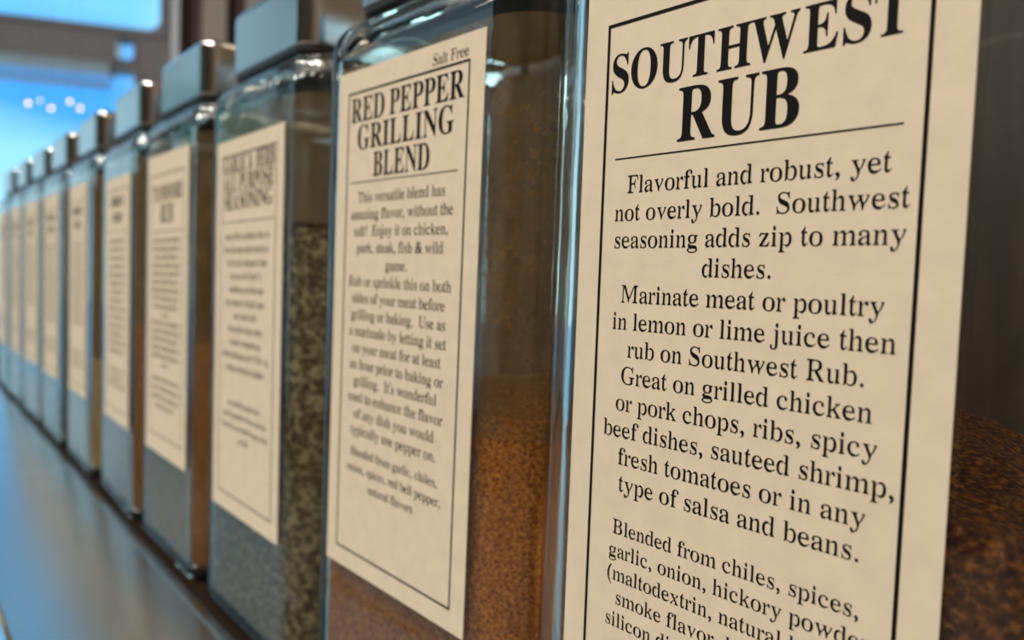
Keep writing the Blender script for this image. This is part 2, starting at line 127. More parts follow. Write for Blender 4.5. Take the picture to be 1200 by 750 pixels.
'i': (278, '137,523 115,526 105,531 98,539 93,555 89,596 93,637 99,653 105,661 115,666 137,669 159,666 169,661 175,653 181,637 185,596 181,555 175,539 169,531 159,526|16,0 42,3 42,20 24,24 64,32 78,37 87,44 90,73 90,364 88,399 85,408 75,414 51,420 26,423 45,427 46,445 21,448 185,448 180,448 184,50 187,41 198,35 220,28 245,24 227,20 227,3 253,0'),
'j': (278, '143,525 121,528 112,533 106,541 101,557 97,598 101,639 106,655 113,663 122,668 143,671 164,668 173,663 180,655 185,639 189,598 185,557 179,541 173,533 164,528|41,-203 2,-197 -18,-186 -33,-173 -49,-168 -55,-163 -66,-146 -70,-115 -68,-82 -63,-54 -54,-46 -37,-42 -8,-45 3,-56 8,-99 4,-122 -5,-147 -2,-157 7,-164 27,-168 45,-168 62,-165 78,-159 89,-150 92,-144 103,-106 106,-23 105,385 102,403 93,411 70,419 33,424 50,428 50,445 26,448 194,448 191,448 194,328 194,-31 189,-89 175,-135 159,-160 119,-186 95,-197 80,-200'),
'k': (500, '7,0 31,3 31,20 15,24 53,32 66,37 74,45 77,66 80,204 77,266 77,574 75,608 73,617 64,623 43,630 18,634 35,637 36,655 13,658 165,658 160,658 163,554 163,243 217,258 245,301 306,364 327,392 333,407 332,411 327,415 299,422 269,424 295,424 295,445 272,448 461,448 437,445 437,427 455,424 418,416 394,404 373,386 289,302 311,239 441,49 461,34 479,27 498,24 481,20 481,3 505,0 279,0 303,3 303,20 276,23 305,25 334,32 340,36 342,51 338,60 244,195 229,212 186,210 172,196 163,194 163,81 164,55 168,41 191,30 222,24 205,20 205,3 229,0'),
'l': (278, '19,0 45,3 45,20 27,24 67,32 81,37 91,44 94,81 92,602 89,616 81,623 56,630 29,634 48,637 48,655 23,658 188,658 183,658 186,586 188,55 189,45 195,38 216,30 249,24 231,20 231,3 257,0'),
'm': (778, '16,0 41,3 41,20 23,23 48,27 70,33 82,40 86,48 88,79 88,324 92,359 91,373 87,379 82,399 73,406 58,411 24,417 42,420 42,437 18,440 192,440 174,432 177,384 203,375 241,393 267,422 290,441 302,447 317,451 360,450 379,447 392,440 410,420 424,390 460,371 499,390 526,420 551,440 565,447 582,450 603,452 632,449 652,442 674,414 697,366 704,336 706,72 708,44 714,37 728,31 768,23 750,20 750,3 775,0 547,0 572,3 572,20 554,23 594,31 607,37 613,45 616,79 616,308 614,342 608,366 597,374 582,380 544,385 521,382 502,373 473,366 461,358 441,336 441,79 444,45 449,37 462,31 502,23 484,20 484,3 509,0 284,0 309,3 309,20 291,23 331,31 344,37 350,45 353,79 353,348 348,365 343,370 320,380 281,385 269,384 220,372 196,356 178,334 178,79 180,45 185,38 198,32 237,24 220,20 220,3 245,0'),
'n': (500, '16,0 40,3 40,20 22,23 45,27 66,33 77,40 82,48 84,79 84,324 87,359 85,379 78,399 69,406 55,411 24,417 41,420 41,437 18,440 182,440 165,433 167,387 193,379 226,396 251,423 274,442 287,447 323,452 350,449 368,442 390,414 411,366 417,336 419,72 422,44 429,37 441,31 479,23 461,20 461,3 485,0 269,0 293,3 293,20 266,23 302,26 326,37 332,45 335,79 335,308 333,342 327,366 317,374 303,380 267,385 224,378 210,372 187,356 168,334 168,79 170,44 176,37 189,31 227,23 209,20 209,3 233,0'),
'o': (500, '250,-14 215,-12 176,-2 116,24 83,52 60,87 43,127 33,171 29,218 33,267 43,311 60,352 83,386 103,405 129,422 200,448 249,452 299,448 369,422 395,406 415,387 438,353 455,313 466,268 470,218 466,169 456,124 439,84 415,51 383,23 361,15 324,-3 285,-12|250,16 278,19 301,26 320,38 339,60 350,88 359,126 364,175 366,218 363,276 356,323 346,359 334,384 318,402 299,414 277,422 250,424 223,422 200,414 180,402 165,384 153,358 143,322 136,276 134,219 135,176 141,126 150,88 162,60 181,38 200,26 223,19'),
'p': (500, '5,-197 31,-195 31,-178 11,-175 55,-166 72,-156 79,-147 80,18 83,73 80,127 80,291 82,365 77,374 73,398 51,410 18,417 34,421 34,438 9,440 178,440 160,432 165,381 189,373 203,391 238,408 269,441 282,448 298,451 332,452 354,449 371,441 400,415 432,378 455,330 465,288 470,227 465,161 454,116 432,65 398,25 374,3 359,-7 339,-12 314,-14 281,-11 260,1 231,32 191,46 170,30 171,-100 175,-145 181,-153 198,-163 232,-171 261,-174 241,-177 241,-194 267,-197|267,40 296,43 321,51 332,57 349,74 360,96 371,141 376,177 378,219 373,296 363,340 353,362 337,378 327,384 302,392 272,395 249,391 230,379 197,371 186,360 170,334 170,97 182,72 205,54 218,48'),
'q': (500, '229,-197 255,-194 255,-177 236,-174 296,-164 311,-158 321,-150 324,-126 324,21 313,41 264,28 242,8 223,-6 211,-10 178,-13 152,-12 133,-6 118,2 94,22 57,68 40,104 29,144 24,188 24,222 30,272 37,303 60,359 84,393 105,412 165,445 204,452 236,452 251,449 274,439 300,423 328,412 346,399 365,406 415,448 441,455 412,455 415,311 415,-138 417,-154 425,-161 447,-169 481,-174 462,-177 462,-194 488,-197|232,42 272,48 301,60 312,68 320,78 324,95 324,342 321,375 317,389 288,399 265,414 233,418 204,415 180,406 160,392 144,371 133,343 124,309 118,268 115,221 116,178 120,142 127,111 137,86 152,67 173,53 201,45'),
'r': (333, '5,0 28,3 28,20 12,23 47,31 59,36 67,43 70,72 72,323 66,393 63,401 54,407 35,413 14,416 30,419 31,437 10,440 157,440 143,430 147,368 168,357 177,368 203,379 236,427 255,446 267,450 282,452 306,449 316,444 321,436 323,414 329,393 330,371 334,364 335,358 333,337 325,322 318,318 307,316 282,318 275,325 261,358 249,365 224,369 215,367 202,359 178,354 161,336 157,328 153,312 150,273 150,79 153,47 162,39 175,33 226,23 211,20 211,3 233,0'),
's': (389, '215,-14 186,-11 137,9 106,12 95,11 87,6 75,-12 54,-12 54,8 72,28 59,69 54,109 54,129 81,150 51,150 82,135 100,85 118,55 143,34 164,26 187,22 210,21 228,23 250,30 262,38 275,52 281,63 284,83 283,102 280,111 267,127 247,142 146,197 128,210 108,232 99,248 89,274 83,302 75,327 73,341 77,368 87,391 103,413 123,422 148,443 158,447 185,452 213,452 274,436 302,433 316,438 324,448 348,453 318,453 345,435 326,418 336,401 344,366 345,314 324,314 306,360 290,386 270,405 244,416 204,420 175,415 154,402 144,389 141,379 138,362 140,347 144,338 155,326 181,307 269,263 288,250 308,230 318,215 328,190 347,118 348,102 343,73 332,48 324,36 313,26 294,16 268,-4 246,-12'),
't': (278, '147,-14 113,-10 100,-2 87,23 72,75 69,103 69,365 72,403 13,403 25,403 34,406 34,429 30,433 54,460 91,510 149,603 175,612 149,612 175,592 151,469 150,448 253,448 233,442 233,408 248,403 149,403 151,367 152,111 154,82 157,73 170,64 191,59 214,59 222,61 235,71 252,96 279,108 254,106 263,105 279,95 268,70 232,48 220,29 197,2 185,-7 168,-12'),
'u': (500, '170,-14 141,-12 123,-5 103,24 83,72 77,119 76,352 74,386 71,397 63,404 41,413 15,417 32,420 32,437 9,440 162,440 159,440 159,398 161,105 163,88 168,73 181,62 201,54 232,51 286,61 308,75 327,93 327,352 324,388 320,398 310,406 287,413 260,417 276,420 276,437 253,440 411,440 409,440 411,355 409,78 414,62 423,55 443,48 474,43 457,39 457,21 479,18 442,16 398,10 305,-14 303,-5 330,21 330,48 307,57 275,49 252,21 220,-4 198,-12'),
'v': (500, '236,-14 222,31 202,123 186,169 163,214 96,373 84,394 75,403 53,412 26,416 45,419 45,437 19,440 265,440 239,437 239,420 239,417 267,417 231,416 207,411 189,403 186,392 263,199 296,173 310,197 387,386 387,400 377,410 357,415 336,417 356,420 356,437 333,440 477,440 454,438 454,421 468,417 451,410 437,395 357,210 309,165 294,120 275,31 262,-14'),
'w': (722, '216,-14 203,34 184,132 82,384 76,395 67,404 52,410 29,416 46,419 46,437 21,440 237,440 212,437 212,419 233,416 184,407 177,403 176,390 185,361 248,202 277,180 291,199 324,276 361,295 374,334 351,401 344,407 334,411 293,418 313,421 313,438 288,440 513,440 488,437 488,419 504,416 459,406 450,402 449,392 471,307 503,222 534,200 545,221 606,363 614,391 614,402 609,408 595,414 575,418 589,421 589,438 571,440 694,440 676,438 676,421 691,418 675,414 664,404 588,223 540,176 526,128 504,33 488,-14 465,-14 456,22 433,169 405,243 367,279 335,206 291,169 278,132 254,22 242,-14'),
'x': (500, '19,0 43,3 43,18 30,21 55,35 82,58 158,151 193,165 219,193 98,374 82,391 63,404 29,415 42,419 42,437 17,440 255,440 230,437 230,420 248,417 202,410 188,402 188,395 193,383 247,301 280,292 349,373 363,398 363,405 353,412 315,417 335,420 335,437 311,440 466,440 441,438 441,423 455,420 432,408 413,393 332,298 298,286 274,261 414,51 436,30 474,22 453,19 453,3 479,0 241,0 267,3 267,20 244,23 274,25 302,32 310,36 312,47 305,66 246,152 212,162 142,75 130,56 126,42 125,37 134,28 153,23 182,21 154,18 154,3 178,0'),
'y': (500, '99,-199 80,-198 62,-191 55,-182 41,-144 31,-136 29,-128 29,-107 35,-80 41,-67 52,-59 66,-57 86,-57 101,-62 106,-67 110,-78 112,-131 127,-138 157,-140 167,-135 177,-126 204,-90 220,-57 235,-7 204,129 181,174 95,371 84,390 68,407 47,413 20,416 41,419 41,437 14,440 265,440 238,437 238,419 259,416 200,408 190,403 186,390 268,193 300,169 314,190 377,350 388,389 388,402 381,409 364,414 338,416 358,419 358,437 337,440 475,440 454,437 454,419 472,416 454,412 441,398 361,202 313,155 300,108 282,13 268,-34 236,-105 215,-136 185,-144 158,-182 151,-189 126,-197'),
'z': (444, '27,0 54,3 53,20 283,408 168,406 144,402 124,395 109,385 97,372 83,344 71,307 45,307 49,357 52,374 58,390 72,407 81,424 64,440 410,440 384,437 384,413 163,35 267,37 297,42 322,50 341,62 355,78 385,137 418,152 386,152 413,133 408,95 404,76 397,57 382,38 375,19 390,0'),
'.': (250, '125,111 104,106 86,93 74,74 70,51 74,28 86,9 104,-4 125,-9 147,-4 165,9 177,28 181,51 177,74 165,93 147,106'),
',': (250, '70,-118 100,-108 125,-94 147,-78 164,-59 178,-39 187,-17 193,4 195,26 190,66 183,83 174,97 163,108 150,116 136,121 106,122 83,114 66,99 57,78 57,54 64,34 71,26 87,15 108,10 111,-4 110,-35 106,-50 92,-78 70,-99'),
'(': (333, '155,232 157,299 164,362 175,424 192,483 213,539 238,593 269,645 304,694 249,694 205,647 166,596 131,540 102,482 79,421 62,358 52,295 48,232 52,169 62,106 79,43 102,-18 131,-76 166,-132 205,-183 249,-230 304,-230 269,-181 238,-129 213,-75 192,-19 175,40 164,102 157,165'),
')': (333, '178,232 176,165 169,102 158,40 141,-19 120,-75 95,-129 64,-181 29,-230 84,-230 128,-183 167,-132 202,-76 231,-18 254,43 271,106 281,169 285,232 281,295 271,358 254,421 231,482 202,540 167,596 128,647 84,694 29,694 64,645 95,593 120,539 141,483 158,424 169,362 176,299'),
'&': (778, '601,339 563,282 538,253 513,229 398,339 466,384 492,406 513,429 528,451 539,473 546,497 548,521 544,551 533,579 516,604 493,626 464,644 431,658 393,666 352,669 306,666 266,658 230,644 200,626 175,603 157,577 146,546 142,512 144,490 150,469 171,427 200,388 235,354 157,311 124,288 96,264 73,238 56,211 46,183 42,153 46,120 59,89 78,62 103,38 134,18 169,4 207,-6 248,-9 276,-8 335,3 367,13 433,45 506,93 599,0 750,0 585,160 628,204 666,250 696,296 718,339|434,161 392,129 348,103 304,87 260,81 222,87 191,102 169,125 162,139 159,153 162,172 169,190 180,207 196,223 241,255 302,289|257,521 259,534 264,547 283,567 311,581 346,586 383,581 413,566 432,544 437,530 439,516 435,490 419,465 386,437 333,405 306,429 282,458 264,489'),
'!': (333, '133,543 137,447 163,249 172,209 175,205 183,201 191,205 194,209 201,236 229,447 233,527 230,608 221,654 214,670 205,682 195,689 183,691 171,689 161,682 152,670 145,654 136,608|184,111 163,106 146,93 134,74 130,51 134,28 146,9 163,-4 184,-9 205,-4 222,9 234,28 238,51 234,74 222,93 205,106'),
"'": (180, '70,462 111,462 133,599 133,716 48,716 48,599'),
}
BOLD = {
'A': (722, '-13,0 -13,27 7,30 30,41 45,56 59,79 307,694 334,693 583,104 603,65 616,45 627,36 639,30 660,27 660,0 341,0 341,27 376,30 402,37 417,50 421,58 422,72 416,95 376,197 154,197 115,99 111,77 112,61 121,45 140,33 167,28 190,27 190,0|169,239 360,239 263,475'),
'B': (667, '24,0 24,26 58,30 75,36 88,43 101,60 108,86 111,122 111,549 107,602 95,629 85,639 71,646 46,652 23,653 23,678 328,678 389,676 443,668 488,656 525,639 553,617 574,590 586,559 590,522 587,493 580,466 567,443 549,422 526,404 498,389 465,377 427,368 473,357 513,343 546,326 574,307 595,283 611,257 620,228 623,196 622,173 613,132 605,113 583,80 553,52 514,29 468,13 414,3 354,0|271,375 317,377 361,387 392,406 406,424 412,435 420,462 424,495 424,530 418,573 411,596 401,614 387,628 370,638 335,646 307,645 285,638 276,624 271,591|330,36 373,41 396,50 414,64 428,83 438,107 446,153 447,211 443,247 434,276 421,300 413,309 392,324 350,339 314,343 271,344 271,97 273,74 278,58 287,46 301,39'),
'C': (722, '382,-16 310,-10 266,2 224,19 186,41 151,69 121,100 95,136 73,176 56,219 42,289 39,340 42,390 50,437 64,481 95,542 122,577 152,609 207,648 269,675 337,690 403,692 460,684 502,672 558,651 577,648 594,651 607,659 617,673 624,693 650,693 650,459 625,459 606,503 584,542 559,577 531,606 499,630 483,639 449,652 432,657 395,660 353,655 316,640 285,615 259,579 239,534 225,478 217,413 214,337 217,266 227,205 242,153 264,111 292,77 327,54 367,40 414,35 444,37 474,43 503,53 548,75 575,94 602,117 638,158 666,132 639,97 610,67 578,42 544,21 507,5 468,-7 426,-14'),
'D': (722, '30,0 30,26 61,29 89,40 101,54 108,78 110,111 110,557 105,606 95,629 85,639 72,646 45,652 22,653 22,678 330,678 415,673 453,666 488,656 521,644 551,628 579,611 604,590 625,567 644,541 660,513 674,483 684,451 691,416 697,339 691,260 675,191 647,132 608,85 558,48 496,21 424,5 340,0|331,36 377,41 416,55 449,78 476,112 496,154 510,207 519,269 522,341 519,412 510,474 495,526 475,569 448,602 415,626 377,640 332,645 301,641 290,637 282,631 274,609 271,573 273,79 277,59 286,47 300,40'),
'E': (667, '21,0 21,25 45,26 74,32 88,40 97,49 105,63 109,81 112,116 112,549 109,591 104,612 93,634 81,642 66,648 24,653 24,678 594,678 594,476 571,476 562,519 556,538 540,570 519,595 492,613 459,627 440,632 371,640 302,638 287,633 278,624 274,608 272,585 272,366 304,367 333,371 358,379 378,392 393,410 407,433 417,461 429,514 453,514 453,176 428,176 423,217 410,261 397,286 380,304 359,318 332,326 300,330 272,331 272,100 274,76 280,59 290,49 307,44 343,41 395,43 425,47 467,58 513,79 534,94 552,112 585,156 612,213 640,213 599,0'),
'F': (611, '23,0 23,26 57,31 75,37 88,45 101,62 108,89 111,125 111,558 106,603 96,625 86,634 72,642 45,650 21,653 21,678 586,678 586,476 562,476 549,532 529,574 516,591 501,605 472,622 424,636 394,640 342,642 290,638 280,632 274,621 271,593 271,368 299,369 328,373 352,381 372,394 389,412 402,435 412,463 423,516 450,516 450,176 424,176 413,234 403,265 390,289 373,307 353,320 328,328 298,332 271,333 271,111 278,69 288,50 306,37 333,30 382,26 382,0'),
'G': (778, '399,-15 347,-12 298,-4 231,19 191,41 155,67 124,98 97,134 75,173 58,217 44,289 41,341 44,391 52,439 66,483 97,543 138,595 171,623 208,648 269,675 335,690 403,692 464,684 506,672 561,652 581,649 596,653 604,660 614,673 624,693 651,693 651,458 625,458 607,502 586,540 560,575 532,604 501,628 479,640 433,656 398,660 356,655 319,640 288,615 262,580 242,535 228,479 220,414 218,301 224,232 230,201 246,146 268,101 296,65 312,51 347,30 367,24 410,19 458,24 476,31 489,41 502,60 507,76 510,106 510,201 507,221 502,237 490,254 478,261 449,268 410,271 410,295 745,295 745,271 713,268 690,261 680,254 670,238 664,202 664,43 598,18 532,-1 466,-11'),
'H': (778, '23,0 23,26 47,28 75,35 88,43 97,52 107,75 111,120 111,564 108,596 101,620 87,636 74,643 57,649 24,653 24,678 360,678 360,653 321,648 299,641 285,630 276,613 271,573 271,373 509,373 509,573 504,613 496,630 482,641 460,648 420,653 420,678 755,678 755,653 731,650 704,643 691,636 682,627 673,606 669,564 669,120 671,87 676,69 682,55 697,40 721,30 755,26 755,0 420,0 420,26 454,30 479,38 494,50 504,73 509,120 509,329 271,329 271,120 276,75 285,52 300,39 325,30 360,26 360,0'),
'I': (389, '20,0 20,26 53,31 71,37 85,44 96,53 104,65 109,81 112,112 112,576 109,606 102,627 89,640 67,648 20,653 20,678 364,678 364,653 329,650 297,640 283,627 277,614 273,597 272,115 276,76 286,54 297,44 312,37 332,31 366,26 366,0'),
'J': (500, '162,-97 127,-95 106,-90 77,-80 51,-65 29,-47 12,-25 1,-1 -5,25 -5,43 0,66 7,79 16,91 33,103 45,108 59,111 81,110 101,104 118,92 130,76 135,63 138,41 136,25 114,-29 117,-43 125,-52 138,-58 156,-60 173,-59 187,-54 198,-47 207,-37 217,-8 220,32 220,546 218,582 212,609 200,628 187,638 170,645 118,653 118,678 468,678 468,653 429,647 407,639 393,626 384,599 380,546 380,132 377,78 366,32 349,-8 326,-40 295,-65 257,-83 213,-93'),
'K': (778, '24,0 24,26 48,28 76,35 89,43 98,52 105,66 109,84 112,120 112,564 109,596 102,620 88,636 75,644 58,649 25,653 25,678 361,678 361,653 322,648 300,641 286,630 277,613 272,573 272,348 488,566 513,601 519,623 514,636 507,641 485,649 433,653 433,678 723,678 723,653 688,651 665,646 642,637 618,624 567,588 513,537 403,424 694,64 712,46 729,35 746,29 773,26 773,0 418,0 418,26 459,27 479,31 494,42 497,51 495,60 477,90 297,318 272,295 272,120 275,84 282,59 295,43 317,32 361,26 361,0'),
'L': (667, '23,0 23,26 47,28 75,35 88,43 97,52 107,75 111,120 111,564 108,597 101,621 87,637 66,647 24,653 24,678 372,678 372,653 329,650 300,642 291,636 282,625 273,597 271,564 271,123 273,86 277,66 287,52 298,47 318,42 348,41 399,44 429,48 480,64 503,76 523,91 551,119 582,167 609,230 636,230 598,0'),
'M': (944, '21,0 21,26 54,30 72,35 86,43 96,52 104,66 109,84 112,118 112,569 110,598 103,623 87,639 61,648 22,653 22,678 275,678 472,212 669,678 919,678 919,653 887,648 871,642 858,635 848,625 841,612 837,595 834,563 834,127 837,83 845,54 858,39 882,30 918,26 918,0 589,0 589,26 627,32 653,42 666,56 674,83 677,124 677,594 429,0 402,0 157,579 157,119 160,82 169,55 184,40 198,33 217,29 252,26 252,0'),
'N': (722, '600,-16 159,521 159,117 161,82 169,57 181,42 203,32 248,26 248,0 27,0 27,26 51,28 76,33 89,39 99,49 109,72 113,117 113,578 57,643 27,653 27,678 233,678 582,251 582,562 578,606 568,629 554,640 532,647 493,653 493,678 714,678 714,653 671,647 650,637 638,621 630,596 628,561 628,-16'),
'O': (778, '388,-16 352,-14 317,-9 283,-1 251,11 220,26 178,53 153,74 129,98 108,124 90,153 74,183 61,215 51,249 45,284 41,320 41,358 45,394 51,429 61,462 74,494 90,525 108,553 129,579 153,603 179,625 207,644 238,660 270,673 304,683 339,690 376,694 413,694 449,690 483,684 516,674 548,661 577,645 605,626 630,605 653,581 674,555 693,527 709,497 722,465 732,431 738,395 742,358 742,320 738,284 732,249 722,215 709,183 693,153 674,124 653,98 629,74 603,53 575,34 544,18 512,5 479,-5 443,-12|394,18 434,23 469,38 498,63 522,98 541,143 554,199 562,264 565,339 562,413 553,478 538,533 518,579 492,614 461,640 426,655 387,660 347,655 312,640 283,615 259,580 240,535 227,479 219,414 216,339 219,265 228,201 243,146 264,100 290,64 321,39 355,23'),
'P': (611, '23,0 23,26 47,28 75,35 88,43 97,52 107,75 111,120 111,564 108,596 101,620 87,636 74,643 57,649 24,653 24,678 318,678 404,675 449,669 485,660 512,649 546,628 572,602 587,581 602,547 607,522 609,494 605,454 593,417 574,385 546,358 529,345 490,326 468,319 418,309 390,307 271,306 271,120 276,75 285,52 300,39 325,30 360,26 360,0|271,342 334,344 376,355 387,361 405,376 418,396 427,422 433,453 435,490 431,543 425,571 415,595 403,614 385,628 363,637 322,642 297,639 282,631 274,616 271,593'),
'Q': (778, '563,-172 514,-169 469,-161 427,-148 390,-129 356,-105 326,-76 300,-41 278,-1 242,13 209,31 179,51 138,87 115,114 94,144 77,175 63,209 52,245 45,281 41,319 41,358 45,394 51,429 61,462 74,494 90,525 108,553 129,579 153,603 179,625 207,644 238,660 270,673 304,683 339,690 376,694 413,694 449,690 483,684 516,674 548,661 577,645 605,626 630,605 653,581 674,555 693,527 709,497 722,465 732,431 738,395 742,358 741,309 733,253 726,226 705,175 676,128 659,106 619,67 573,35 548,22 492,0 507,-28 524,-53 542,-73 563,-90 585,-103 609,-113 634,-118 662,-120 695,-117 732,-109 737,-137 692,-152 648,-163 605,-170|395,18 435,23 470,38 499,63 523,98 542,143 555,199 563,264 566,339 563,413 554,478 539,533 518,579 492,614 461,640 426,655 387,660 347,655 312,640 283,615 259,580 240,535 227,479 219,414 216,339 219,265 228,201 243,146 265,100 291,64 321,39 356,23'),
'R': (722, '23,0 23,26 47,28 75,35 88,43 97,52 107,75 111,120 111,564 108,596 101,620 87,636 74,643 57,649 24,653 24,678 323,678 425,672 481,661 527,644 564,622 579,609 603,578 616,541 621,498 619,468 612,441 600,417 583,395 562,375 536,359 505,345 469,333 659,53 681,33 695,28 715,26 715,0 504,0 300,316 271,316 271,120 274,84 281,59 294,43 316,32 360,26 360,0|271,348 339,350 384,362 396,369 417,385 425,394 438,418 447,447 451,481 450,533 445,562 435,587 423,607 406,622 386,633 362,640 316,641 290,635 282,629 277,621 271,584'),
'S': (556, '64,-16 64,235 93,235 107,184 123,140 154,88 166,74 192,51 207,42 239,29 274,23 307,22 332,26 355,34 374,46 397,70 410,99 414,121 414,149 410,164 395,192 384,205 354,228 221,295 183,317 138,352 105,389 90,416 80,445 74,494 76,523 81,551 89,576 100,600 122,630 150,655 183,675 220,688 261,694 307,692 360,683 446,662 458,664 467,670 473,680 477,694 505,694 505,475 480,475 467,515 457,540 437,573 414,602 388,626 370,639 330,656 299,662 277,662 243,655 224,647 208,635 190,613 180,586 178,566 182,539 188,522 198,508 219,488 269,457 392,399 431,377 473,347 502,315 517,289 527,261 533,231 535,198 533,167 527,138 518,111 505,86 478,53 444,26 404,5 373,-5 323,-13 255,-14 217,-8 151,13 122,18 112,16 103,11 97,0 91,-16'),
'T': (667, '137,0 137,26 183,31 199,37 212,46 224,66 231,95 232,645 203,644 167,639 136,628 109,611 97,601 76,576 61,546 49,512 43,473 16,473 16,678 611,678 611,472 586,472 579,513 568,548 552,577 531,602 505,621 475,634 440,642 392,645 392,120 395,83 403,57 417,41 431,33 451,29 488,26 488,0'),
'U': (722, '369,-19 336,-18 276,-10 227,5 205,16 170,43 156,59 133,98 118,145 110,200 109,564 106,596 99,620 85,636 64,646 22,653 22,678 358,678 358,653 319,648 293,639 280,626 272,602 269,564 269,208 271,167 277,131 288,101 303,77 311,66 333,50 360,39 409,33 450,36 486,46 516,62 540,84 559,113 573,148 581,189 584,237 584,563 581,595 573,619 560,635 537,645 489,653 489,678 706,678 706,653 676,647 660,640 649,632 638,616 631,593 629,563 628,233 620,166 613,137 593,87 580,66 566,48 549,32 508,7 459,-10 431,-15'),
'V': (722, '316,-19 58,584 38,620 24,636 4,647 -21,653 -21,678 314,678 314,653 266,649 248,644 239,638 228,621 228,601 240,563 385,213 518,562 527,599 527,621 517,638 509,643 490,649 445,653 445,678 658,678 658,653 636,651 613,640 598,626 579,593 342,-19'),
'W': (1000, '254,-16 42,601 29,627 19,640 4,648 -23,653 -23,678 269,678 269,653 231,647 220,641 214,634 209,617 211,593 220,555 332,228 448,525 423,602 410,628 402,636 388,644 368,650 341,653 341,678 654,678 654,653 624,651 602,643 589,631 586,622 586,606 592,581 706,247 808,559 817,600 815,622 805,638 786,647 749,653 749,678 929,678 929,653 909,647 889,632 878,615 863,584 664,-16 637,-16 470,460 283,-16'),
'X': (722, '17,0 17,26 49,31 79,44 107,67 121,82 288,310 104,593 81,622 60,642 43,650 21,653 21,678 363,678 363,653 327,652 298,644 287,633 283,614 296,584 394,431 485,565 498,590 505,610 504,624 501,632 488,643 466,650 436,653 436,678 682,678 682,653 645,650 617,640 591,623 566,599 531,556 418,394 629,65 646,45 658,34 671,28 691,26 691,0 355,0 355,26 393,28 415,35 428,46 431,53 432,66 426,85 414,109 312,272 200,113 190,93 186,80 186,57 195,42 214,32 227,29 259,26 259,0'),
'Y': (722, '151,0 151,26 185,30 210,39 221,47 232,66 239,107 239,266 56,599 38,624 26,635 6,646 -20,652 -20,678 308,678 308,652 272,651 248,644 234,630 233,612 241,589 370,336 501,554 518,594 518,618 508,634 490,646 477,649 439,652 439,678 654,678 654,652 635,648 614,636 599,623 580,598 399,303 399,120 404,75 413,52 428,39 453,30 488,26 488,0'),
'Z': (667, '30,0 30,16 411,640 273,638 221,629 190,617 172,606 155,591 133,565 114,530 91,471 66,471 85,678 605,678 605,660 228,43 356,43 405,46 449,55 487,70 520,91 534,104 560,135 582,173 591,195 606,244 631,244 606,0'),
'&': (833, '495,339 463,282 443,253 422,229 326,339 383,384 404,406 422,429 435,451 444,473 449,497 451,521 448,551 439,579 424,604 405,626 381,644 353,658 322,666 287,669 249,666 215,658 185,644 160,626 139,603 124,577 115,546 112,512 118,469 136,427 160,388 189,354 124,311 96,288 73,264 54,238 40,211 31,183 28,153 32,120 42,89 58,62 79,38 105,18 134,4 166,-6 200,-9 224,-8 273,3 327,27 385,67 416,93 494,0 620,0 482,160 518,204 550,250 575,296 593,339|356,161 320,129 284,103 247,87 210,81 179,87 153,102 134,125 126,153 128,172 134,190 144,207 157,223 194,255 245,289|208,521 214,547 220,558 240,575 267,585 298,585 326,574 347,556 358,530 359,503 351,478 331,451 296,422 271,405 249,429 229,458 214,489'),
}

# ------------------------------------------------------------------ helpers
def tag(o, label=None, cat=None, group=None, kind=None):
    if label: o['label'] = label
    if cat: o['category'] = cat
    if group: o['group'] = group
    if kind: o['kind'] = kind
    return o
def empty(name, loc, rz=0.0):
    o = bpy.data.objects.new(name, None); COL.objects.link(o)
    o.location = loc; o.rotation_euler = (0, 0, rz); o.empty_display_size = 0.02
    return o
def link_mesh(name, me, mat, parent=None, loc=(0, 0, 0)):
    o = bpy.data.objects.new(name, me); COL.objects.link(o); o.location = loc
    if mat and not me.materials: me.materials.append(mat)
    if parent: o.parent = parent
    return o
def obj(name, bm, mat, parent=None, loc=(0, 0, 0), smooth=False, wn=False):
    bmesh.ops.recalc_face_normals(bm, faces=bm.faces)
    me = bpy.data.meshes.new(name); bm.to_mesh(me); bm.free()
    if smooth:
        for p in me.polygons: p.use_smooth = True
    o = link_mesh(name, me, mat, parent, loc)
    if wn:
        m = o.modifiers.new('normals', 'WEIGHTED_NORMAL'); m.weight = 100
    return o
def box(bm, x0, x1, y0, y1, z0, z1):
    v = [bm.verts.new((x, y, z)) for x in (x0, x1) for y in (y0, y1) for z in (z0, z1)]
    for q in ((0, 1, 3, 2), (4, 6, 7, 5), (0, 4, 5, 1), (2, 3, 7, 6), (0, 2, 6, 4), (1, 5, 7, 3)):
        bm.faces.new([v[i] for i in q])
def bevel_box(x0, x1, y0, y1, z0, z1, r, seg=3):
    bm = bmesh.new(); box(bm, x0, x1, y0, y1, z0, z1)
    bmesh.ops.bevel(bm, geom=list(bm.edges), offset=r, segments=seg, profile=.5, affect='EDGES')
    return bm
def tube(bm, p0, p1, r0, r1=None, n=16, caps=True):
    r1 = r0 if r1 is None else r1
    p0, p1 = Vector(p0), Vector(p1); d = (p1 - p0).normalized()
    a = d.orthogonal().normalized(); b = d.cross(a)
    A = [bm.verts.new(p0 + r0 * (math.cos(t) * a + math.sin(t) * b)) for t in (2 * math.pi * i / n for i in range(n))]
    B = [bm.verts.new(p1 + r1 * (math.cos(t) * a + math.sin(t) * b)) for t in (2 * math.pi * i / n for i in range(n))]
    for i in range(n): bm.faces.new((A[i], A[(i + 1) % n], B[(i + 1) % n], B[i]))
    if caps: bm.faces.new(A[::-1]); bm.faces.new(B)
